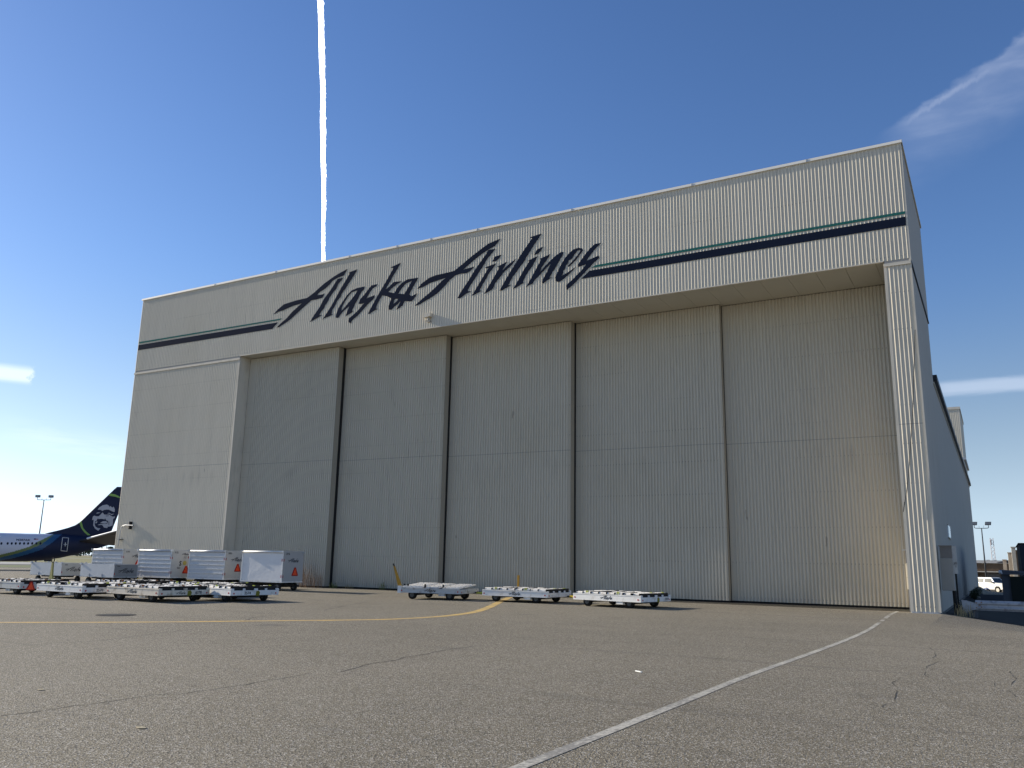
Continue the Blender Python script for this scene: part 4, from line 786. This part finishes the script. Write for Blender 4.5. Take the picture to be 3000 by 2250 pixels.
for k, (x, y, r_s, lab) in enumerate(((-1.5, 62, .26, 'dark bushy shrub against the side wall left of the barrier'), (-1.5, 74, .36, 'larger dark shrub against the far side wall behind the barrier'))):
    t = empty('shrub', (x, y, gz(x, y))); tag(t, lab, 'shrub'); r_ = random.Random(50+k); mb = MB()
    for q in range(900):
        d = Vector((r_.gauss(0, 1), r_.gauss(0, 1), r_.gauss(0, 1))).normalized()*r_s*r_.random()**.4*(1+.3*r_.random()); p = Vector((d.x*.8, d.y*1.6, max(0.02, d.z*1.1+.28))); s_ = .05
        mb.add([p+Vector((r_.uniform(-s_, s_), r_.uniform(-s_, s_), r_.uniform(-s_, s_))) for _ in range(3)], [(0, 1, 2)])
    mb.build('foliage', mat('dark_leaf', (.035, .05, .025), .8, 0, .4, 10), t)
    MB().tube([(0, 0, 0), (.03, 0, .3)], [.04, .02], 6).build('stem', mat('bark', (.08, .06, .04), .9), t)

# white off-road car, half hidden
cr = empty('parked_car', (.25, 112.2, -.76), R(-38)); tag(cr, 'white boxy off-road car half hidden by the far end of the hangar', 'car')
CW = mat('white_car_paint', (.80, .79, .75), .3, 0, .03, 2); GL = mat('car_glass', (.05, .06, .065), .08); BLK = mat('black_trim', (.02, .02, .02), .6)
Wc = 1.7
side = [(-3.9, .45), (-3.95, 1.05), (-3.85, 1.72), (-1.62, 1.74), (-1.45, 1.70), (-1.0, 1.16), (-.04, 1.10), (.0, 1.02), (.0, .52), (-.08, .42), (-.28, .42), (-.34, .62), (-.5, .76), (-.82, .76), (-.98, .62), (-1.04, .40), (-3.0, .40), (-3.06, .62), (-3.2, .76), (-3.5, .76), (-3.68, .62), (-3.74, .45)]
mb = MB(); mb.poly([side], lambda u, v, w: (u, w-(.0 if v < 1.16 else 0), v), Wc)
for i, v in enumerate(mb.v):
    if v[2] > 1.3: mb.v[i] = (v[0], v[1]*.82+Wc*.09, v[2])
mb.build('body', CW, cr, bevel=.02)
mb = MB(); tilt_ = lambda w, z: w+.153*max(0, (z-1.16)/.55)
def sidewin(pts, k):
    mb = MB(); mb.poly([pts], lambda u, v, w: (u, (.153*max(0, (v-1.12)/.56)-.012-w if k == 0 else Wc-.153*max(0, (v-1.12)/.56)+.012+w), v), .006); mb.build('side_window', GL, cr)
for k in (0, 1): sidewin([(-2.3, 1.16), (-1.16, 1.16), (-1.52, 1.62), (-2.3, 1.62)], k); sidewin([(-3.7, 1.16), (-2.42, 1.16), (-2.42, 1.62), (-3.65, 1.62)], k)
MB().add([(-1.0, .12, 1.19), (-1.0, Wc-.12, 1.19), (-1.41, Wc-.24, 1.66), (-1.41, .24, 1.66)], [(0, 1, 2, 3)]).build('windscreen', GL, cr)
for X in (-.66, -3.36):
    for Y in (.02, Wc-.2):
        w_o = empty('wheel', (X, Y+.09, .36)); w_o.parent = cr
        MB().tube([(0, -.11, 0), (0, .11, 0)], .36, 20).build('tyre', RUB, w_o, True); MB().tube([(0, -.118, 0), (0, .118, 0)], .21, 14).build('rim', mat('car_rim', (.55, .52, .45), .4, .4), w_o)
MB().box(-.02, .08, .0, Wc, .44, .58).build('bumper', BLK, cr)
for Y in (.18, Wc-.36): MB().box(-.01, .015, Y, Y+.18, .72, .90).build('headlight', mat('headlight_glass', (.7, .72, .72), .15), cr)
MB().box(-1.25, -1.12, -.16, -.02, 1.14, 1.28).build('mirror', BLK, cr)
MB().tube([(-3.5, .3, 1.78), (-1.9, .3, 1.80)], .02, 5).tube([(-3.5, Wc-.3, 1.78), (-1.9, Wc-.3, 1.80)], .02, 5).build('roof_rack', BLK, cr)
MB().box(-.75, .12, -.15, .1, 0.0, .06).build('debris', STEEL, None) if False else None
r_ = random.Random(3); mb = MB(); vs = []
for j in range(9):
    for i in range(13):
        a = pi*i/12; rr = .30+.07*r_.random(); vs.append((cos(a)*rr*1.25-.2*j/8, j*.07, sin(a)*rr*1.5*(1-.35*abs(j/8-.5))+.02))
mb.add(vs, [(j*13+i, j*13+i+1, (j+1)*13+i+1, (j+1)*13+i) for j in range(8) for i in range(12)])
o = mb.build('blue_tarp', mat('blue_mottled_tarp', (.12, .17, .34), .6, 0, .5, 6, dirt=(.6, .65, .75), dirt_amt=.8, dirt_scale=5)); o.location = (-1.32, 112.0, -.72)
tag(o, 'crumpled blue and white sheet heaped in front of the white car', 'tarpaulin')

# ---------------------------------------------------------------- left background: fields, taxiway, tree line
BA = R(-60); bu = Vector((sin(BA), cos(BA), 0)); bv = Vector((cos(BA), -sin(BA), 0))
def strip(name, d0, d1, m, v0=-700, v1=330, z=.02, kind='structure', wob=0):
    mb = MB(); N = 40; vs = []
    for i in range(N+1):
        v = v0+(v1-v0)*i/N
        for d_ in (d0, d1):
            d_ += wob*sin(v*.031+d_)
            p = bu*d_+bv*v; vs.append((p.x, p.y, -.45+z))
    mb.add(vs, [(2*i, 2*i+2, 2*i+3, 2*i+1) for i in range(N)]); o = mb.build(name, m); tag(o, kind=kind); return o
GRS = mat('dry_grass', (.20, .185, .075), .95, 0, .35, .05, dirt=(.12, .14, .05), dirt_amt=.7, dirt_scale=.03)
GRS2 = mat('green_grass', (.115, .135, .05), .95, 0, .3, .08)
strip('grass_verge', 147, 176, GRS2, wob=1.0)
strip('service_road', 176, 192, mat('dark_road', (.07, .07, .068), .9), z=.024)
strip('taxiway', 192, 238, mat('pale_concrete', (.34, .335, .31), .9, 0, .1, .05), z=.028)
strip('grass_field', 238, 1500, GRS, z=.02, v0=-1500, v1=500)
strip('runway', 520, 560, mat('pale_concrete2', (.30, .30, .28), .9), z=.06, v0=-1500, v1=500)
strip('seam_line', 118, 119.5, mat('dark_seam', (.05, .05, .05), .9), z=.008, v0=-100, v1=60)
r_ = random.Random(12); mb = MB()
for k in range(5200):
    v = r_.uniform(-700, 400); base = 5.0+2.6*sin(v*.013)+1.8*sin(v*.047+1)
    z = r_.uniform(0, 1)**.6*base*1.6; d_ = 1150+r_.uniform(0, 60); p = bu*d_+bv*v; s_ = 3.2
    mb.add([(p.x+r_.uniform(-s_, s_), p.y+r_.uniform(-s_, s_), max(-.5, z+r_.uniform(-s_, s_)-.5)) for _ in range(3)], [(0, 1, 2)])
tag(mb.build('tree_line', mat('far_foliage', (.055, .075, .045), .9, 0, .4, .03)), 'distant dark line of trees beyond the grass field at the left', 'tree line', kind='stuff')
for k, (v, w, h, lab) in enumerate(((92, 10, 5.5, 'far white flat-roofed airfield building under the aircraft tail'), (118, 22, 6.5, 'far grey long airfield building beside the hangar corner'))):
    p = bu*1100+bv*v; b = empty('far_building', (p.x, p.y, -.45), BA*-1); tag(b, lab, 'building')
    MB().box(-w/2, w/2, 0, 10, 0, h).build('wall', mat('far_wall_%d' % k, ((.6, .6, .58), (.25, .25, .27))[k], .8), b)
    MB().box(-w/2-.3, w/2+.3, -.3, 10.3, h, h+.5).build('roof', ROOF, b)
for k, (d_, v, lab) in enumerate(((138, -13.3, 'orange and white traffic drum left of the raised dolly drawbar'), (141, -5.6, 'leaning orange traffic drum nearer the tub carts'))):
    p = bu*d_+bv*v; b = empty('traffic_drum', (p.x, p.y, gz(p.x, p.y))); tag(b, lab, 'traffic drum', 'traffic drums on the far apron')
    for q in range(4): MB().tube([(0, 0, .25*q+.08), (0, 0, .25*q+.33)], .3-.02*q, 12).build('band', (mat('drum_orange', (.75, .2, .06), .6), mat('drum_white', (.7, .66, .6), .6))[q % 2], b)
    MB().tube([(0, 0, 0), (0, 0, .08)], .42, 12).build('base', RUB, b)
p = bu*205+bv*6.5; sg = empty('taxiway_sign', (p.x, p.y, -.42), R(30)); tag(sg, 'small dark taxiway sign beside the pale taxiway', 'sign')
MB().box(-.75, .75, -.1, .1, .5, 2.3).build('sign_box', BLK, sg); MB().box(-.5, -.4, -.05, .05, 0, .5).box(.4, .5, -.05, .05, 0, .5).build('leg', STEEL, sg)

# ---------------------------------------------------------------- aircraft
ac = empty('parked_airliner', (0, 0, 0)); tag(ac, 'white airliner with dark blue tail bearing a grey face emblem, tail behind the hangar corner', 'aircraft')
OX, OY, tx, ty, nx_, ny_ = AO
def A3(s, z, k): return (OX+tx*s+nx_*k, OY+ty*s+ny_*k, z)
def interp(tab, s):
    tab = sorted(tab)
    if s <= tab[0][0]: return tab[0][1]
    for (a, b), (c_, d_) in zip(tab, tab[1:]):
        if s <= c_: return b+(d_-b)*(s-a)/(c_-a)
    return tab[-1][1]
ACW = mat('aircraft_white', (.62, .63, .68), .3, 0, .03, .5); ACN = mat('aircraft_navy', (.010, .018, .05), .6, 0, .1, .5); ACB = mat('aircraft_blue', (.03, .10, .20), .3); ACG = mat('aircraft_green', (.17, .22, .08), .35)
SS = lin(-34, -10, 16)[:-1]+lin(-10, 10.3, 170); NR = 150; vs = []
for s in SS:
    zt_, zb_ = interp(FT, s), interp(FB, s)
    if s < -28: f = sqrt(max(.02, 1-((-28-s)/6.05)**2)); mid = (zt_+zb_)/2-.3*(1-f); hh = (zt_-zb_)/2*f; zt_, zb_ = mid+hh, mid-hh
    rz_ = (zt_-zb_)/2; ry_ = rz_*.98 if s < 2 else rz_*(.98-.35*(s-2)/8.3)
    zc = (zt_+zb_)/2
    for k in range(NR): a = 2*pi*k/NR; vs.append(A3(s, zc+rz_*cos(a), ry_*sin(a)))
mb = MB(); mb.v = vs
c1_, c2_, c3_ = sorted(B1), sorted(B2), sorted(B3)
def navz(tab, s):
    if s < tab[0][0]: return -9
    return interp(tab, s)
for i in range(len(SS)-1):
    for k in range(NR):
        f = (i*NR+k, i*NR+(k+1) % NR, (i+1)*NR+(k+1) % NR, (i+1)*NR+k)
        s = (SS[i]+SS[i+1])/2; z = sum(vs[q][2] for q in f)/4
        mi = 0
        if s > -7.3:
            if z < navz(c1_, s): mi = 1
            elif z < navz(c2_, s): mi = 2
            elif z < navz(c3_, s): mi = 3
        mb.f.append(f); mb.mi.append(mi)
mb.f += [tuple(range(NR))[::-1], tuple((len(SS)-1)*NR+k for k in range(NR))]; mb.mi += [0, 1]
mb.build('fuselage', [ACW, ACN, ACB, ACG], ac, True)
def finplate(loops, m, k0, d, name, par=ac): return MB().poly(loops, lambda u, v, w: A3(u, v, k0+w), d).build(name, m, par)
fin = MB(); NF = len(FIN)
def fth(s, z): return max(.04, .26-.02*(z-4))
ctr = (sum(p[0] for p in FIN)/NF, sum(p[1] for p in FIN)/NF)
inner = [((p[0]*.9+ctr[0]*.1), (p[1]*.93+ctr[1]*.07)) for p in FIN]
vs = [A3(p[0], p[1], 0) for p in FIN]+[A3(p[0], p[1], fth(*p)) for p in inner]+[A3(p[0], p[1], -fth(*p)) for p in inner]
fs = [(i, (i+1) % NF, NF+(i+1) % NF, NF+i) for i in range(NF)]+[(i, 2*NF+i, 2*NF+(i+1) % NF, (i+1) % NF) for i in range(NF)]
tri = tessellate_polygon([[Vector((p[0], p[1], 0)) for p in inner]]); fs += [tuple(NF+q for q in t) for t in tri]+[tuple(2*NF+q for q in t)[::-1] for t in tri]
fin.add(vs, fs); fo = fin.build('tail_fin', ACN, ac)
EMB = mat('emblem_grey', (.42, .44, .48), .5)
mb = MB()
for l in FACE: mb.poly([l], lambda u, v, w: A3(u, v, .262+w), .01)
mb.build('emblem', EMB, fo)
mb = MB()
for l in FDARK: mb.poly([l], lambda u, v, w: A3(u, v, .275+w), .005)
mb.build('emblem_line', ACN, fo)
mb = MB()
for l in SWOOSH: mb.poly([l], lambda u, v, w: A3(u, v, .262+w), .01)
mb.build('swoosh', mat('lime_swoosh', (.22, .40, .10), .4), fo)
def onskin(s, z):
    zt_, zb_ = interp(FT, s), interp(FB, s); rz_ = (zt_-zb_)/2; ry_ = rz_*.98 if s < 2 else rz_*(.98-.35*(s-2)/8.3)
    return ry_*sqrt(max(.0, 1-((z-(zt_+zb_)/2)/rz_)**2))
for s, z in WIN+[[-34+.46*q*1.0, 2.78] for q in range(8, 58)]:
    o = MB().poly([[(s+.12*cos(a), z+.17*sin(a)) for a in lin(0, 2*pi*11/12, 11)]], lambda u, v, w: A3(u, v, onskin(u, v)-.01+w), .03).build('cabin_window', mat('cabin_glass', (.03, .03, .04), .2), ac)
mb = MB(); q = DOOR
for a, b in ((0, 1), (1, 2), (2, 3), (3, 0)):
    mb.tube([A3(q[a][0]+(q[b][0]-q[a][0])*k/8, q[a][1]+(q[b][1]-q[a][1])*k/8, onskin(q[a][0]+(q[b][0]-q[a][0])*k/8, q[a][1]+(q[b][1]-q[a][1])*k/8)+.015) for k in range(9)], .04, 4)
dc = ((q[0][0]+q[2][0])/2, (q[0][1]+q[2][1])/2)
mb.box(0, 1, 0, 1, 0, 1, T=lambda x, y, z: A3(dc[0]-.12+.36*x, dc[1]-.03+.06*z, onskin(*dc)+.0+.03*y)); mb.box(0, 1, 0, 1, 0, 1, T=lambda x, y, z: A3(dc[0]+.02+.08*x, dc[1]-.25+.5*z, onskin(*dc)+.0+.028*y))
mb.build('service_door', mat('door_outline', (.60, .62, .60), .5), ac)
rw = REG[1][0]-REG[0][0]
rg = text_mb('N287AK', .36, lambda u, v, w: (u, v, w)); tw0 = max(v[0] for v in rg.v)-min(v[0] for v in rg.v)
rg.v = [A3(REG[0][0]+rw/2+v[0]*rw*1.05/tw0, REG[0][1]+v[1], onskin(REG[0][0]+rw/2, REG[0][1]+v[1])+.03) for v in rg.v]; rg.build('registration', mat('reg_navy', (.03, .04, .08), .5), ac)
fl = REG[2]; mb = MB()
for k in range(6): mb.box(0, 1, 0, 1, 0, 1, mi=k % 2, T=lambda x, y, z, k=k: A3(fl[0]+.5*x, fl[1]+.045*(k+z), onskin(fl[0], fl[1]+.12)+.01+.02*y))
mb.box(0, 1, 0, 1, 0, 1, mi=2, T=lambda x, y, z: A3(fl[0]+.22*x, fl[1]+.13+.14*z, onskin(fl[0], fl[1]+.12)+.02+.02*y))
mb.build('flag', [mat('flag_red', (.4, .05, .06), .5), mat('flag_white', (.6, .6, .62), .5), mat('flag_blue', (.03, .05, .2), .5)], ac)
(a0, a1, a2), (b0, b1, b2), (c0, c1, c2), (d0, d1, d2) = STAB
for sg_ in (1, -1):
    vs = [A3(a0, a1+.10, sg_*(a2-.4)), A3(b0, b1+.05, sg_*b2), A3(c0, c1+.03, sg_*c2), A3(d0, d1+.1, sg_*(d2-.4)), A3(a0, a1-.14, sg_*(a2-.4)), A3(b0, b1-.05, sg_*b2), A3(c0, c1-.03, sg_*c2), A3(d0, d1-.14, sg_*(d2-.4))]
    o = MB().add(vs, [(0, 1, 2, 3), (7, 6, 5, 4), (0, 4, 5, 1), (1, 5, 6, 2), (2, 6, 7, 3), (3, 7, 4, 0)]).build('stabiliser', mat('stabiliser_grey', (.03, .03, .035), .4), ac)
    MB().tube([Vector(A3(a0*.8+b0*.2, a1*.8+b1*.2+.02, sg_*(a2*.8+b2*.2))), Vector(A3(b0, b1, sg_*b2))], [.13, .08], 8).build('leading_edge', mat('polished_edge', (.85, .85, .86), .35, .3), o)
mb = MB()
for s, k in ((-20, 2.6), (-20, -2.6), (-30, 0)): mb.tube([A3(s, 1.2, k*.6), A3(s, -.05, k)], .12, 8)
mb.build('gear_strut', STEEL, ac)
mb = MB()
for s, k in ((-20, 2.6), (-20, -2.6), (-30, 0)):
    for j in (-.3, .3): c_ = Vector(A3(s, -.0, k+j)); nn = Vector((nx_, ny_, 0)); mb.tube([c_-nn*.15, c_+nn*.15], .45, 16)
mb.build('gear_tyre', RUB, ac)
for sg_ in (1, -1):
    vs = [A3(-26, 1.4, sg_*1.5), A3(-15.5, 3.0, sg_*15.5), A3(-14, 3.0, sg_*15.5), A3(-18.5, 1.5, sg_*1.5)]
    MB().add([(x, y, z+.15) for x, y, z in vs]+[(x, y, z-.12) for x, y, z in vs], [(0, 1, 2, 3), (7, 6, 5, 4), (0, 4, 5, 1), (1, 5, 6, 2), (2, 6, 7, 3), (3, 7, 4, 0)]).build('wing', mat('wing_grey', (.45, .46, .48), .4), ac)

# ---------------------------------------------------------------- contrail
def contrail():
    m = bpy.data.materials.new('contrail_vapour'); m.use_nodes = True; t = NT(m.node_tree); t.N.clear()
    g = t.n('ShaderNodeNewGeometry'); lw = t.n('ShaderNodeLayerWeight'); lw.inputs[0].default_value = .5
    n = t.noise(g.outputs['Position'], .09, 5, .65)
    a = t.m('SUBTRACT', t.m('ADD', 1.25, t.m('MULTIPLY', t.m('SUBTRACT', n, .5), 1.4)), t.m('POWER', lw.outputs['Facing'], 1.6), clamp=True)
    a = t.ss(a, .18, .85)
    d = t.n('ShaderNodeBsdfDiffuse'); d.inputs[0].default_value = (.95, .95, .95, 1); tr = t.n('ShaderNodeBsdfTranslucent'); tr.inputs[0].default_value = (.95, .95, .95, 1)
    mx = t.n('ShaderNodeAddShader'); t.L.new(d.outputs[0], mx.inputs[0]); t.L.new(tr.outputs[0], mx.inputs[1])
    tp = t.n('ShaderNodeBsdfTransparent'); m2 = t.n('ShaderNodeMixShader'); t.put(m2.inputs[0], a); t.L.new(tp.outputs[0], m2.inputs[1]); t.L.new(mx.outputs[0], m2.inputs[2])
    o = t.n('ShaderNodeOutputMaterial'); t.L.new(m2.outputs[0], o.inputs[0]); return m
from mathutils import noise as mnoise
SGN = -1
H = 2000; path = []
for el_, az_ in ((14, -43.2), (19.8, -43.45), (27.6, -44.05), (31, -44.4), (35.6, -45.0), (39, -45.3), (45, -45.6), (60, -46), (80, -46)):
    r_h = H/math.tan(R(el_)); path.append((r_h*sin(R(az_)), r_h*cos(R(az_)), H+1.6))
pp = catmull(path, 60); r_ = random.Random(5); NRc = 20; vs = []; P_ = [Vector(p) for p in pp]
# resample evenly
res = [P_[0]]; acc = 0
for a, b in zip(P_, P_[1:]):
    L_ = (b-a).length; k = max(1, int(L_/3.5))
    for j in range(1, k+1): res.append(a.lerp(b, j/k))
puff = [max(0, r_.gauss(0, 1)) for _ in range(len(res)*2)]
for i, p in enumerate(res):
    d_ = (res[min(i+1, len(res)-1)]-res[max(i-1, 0)]).normalized(); sd = d_.cross(Vector((0, 0, 1))).normalized(); u_ = sd.cross(d_)
    rad = 10.6+.6*sin(i*.013)+.6*sin(i*.05)
    off = sd*(1.5*sin(i*.018)+.8*sin(i*.06))
    for k in range(NRc):
        a = 2*pi*k/NRc; side = cos(a)
        q = p+(sd*cos(a)+u_*sin(a))*rad
        n1 = mnoise.noise(q*.075); n2 = mnoise.noise(q*.2+Vector((7, 3, 1))); w_s = max(0, SGN*side)
        lump = .05+.06*n1+.05*n2+w_s*(.42*max(0, n1+.05)+.22*max(0, n2))
        vs.append(p+off+(sd*cos(a)+u_*sin(a))*rad*(1+lump))
mb = MB(); mb.add(vs, [(i*NRc+k, i*NRc+(k+1) % NRc, (i+1)*NRc+(k+1) % NRc, (i+1)*NRc+k) for i in range(len(res)-1) for k in range(NRc)])
o = mb.build('contrail', contrail(), None, True); tag(o, 'thick white contrail running straight up the sky from the hangar roof', 'contrail')
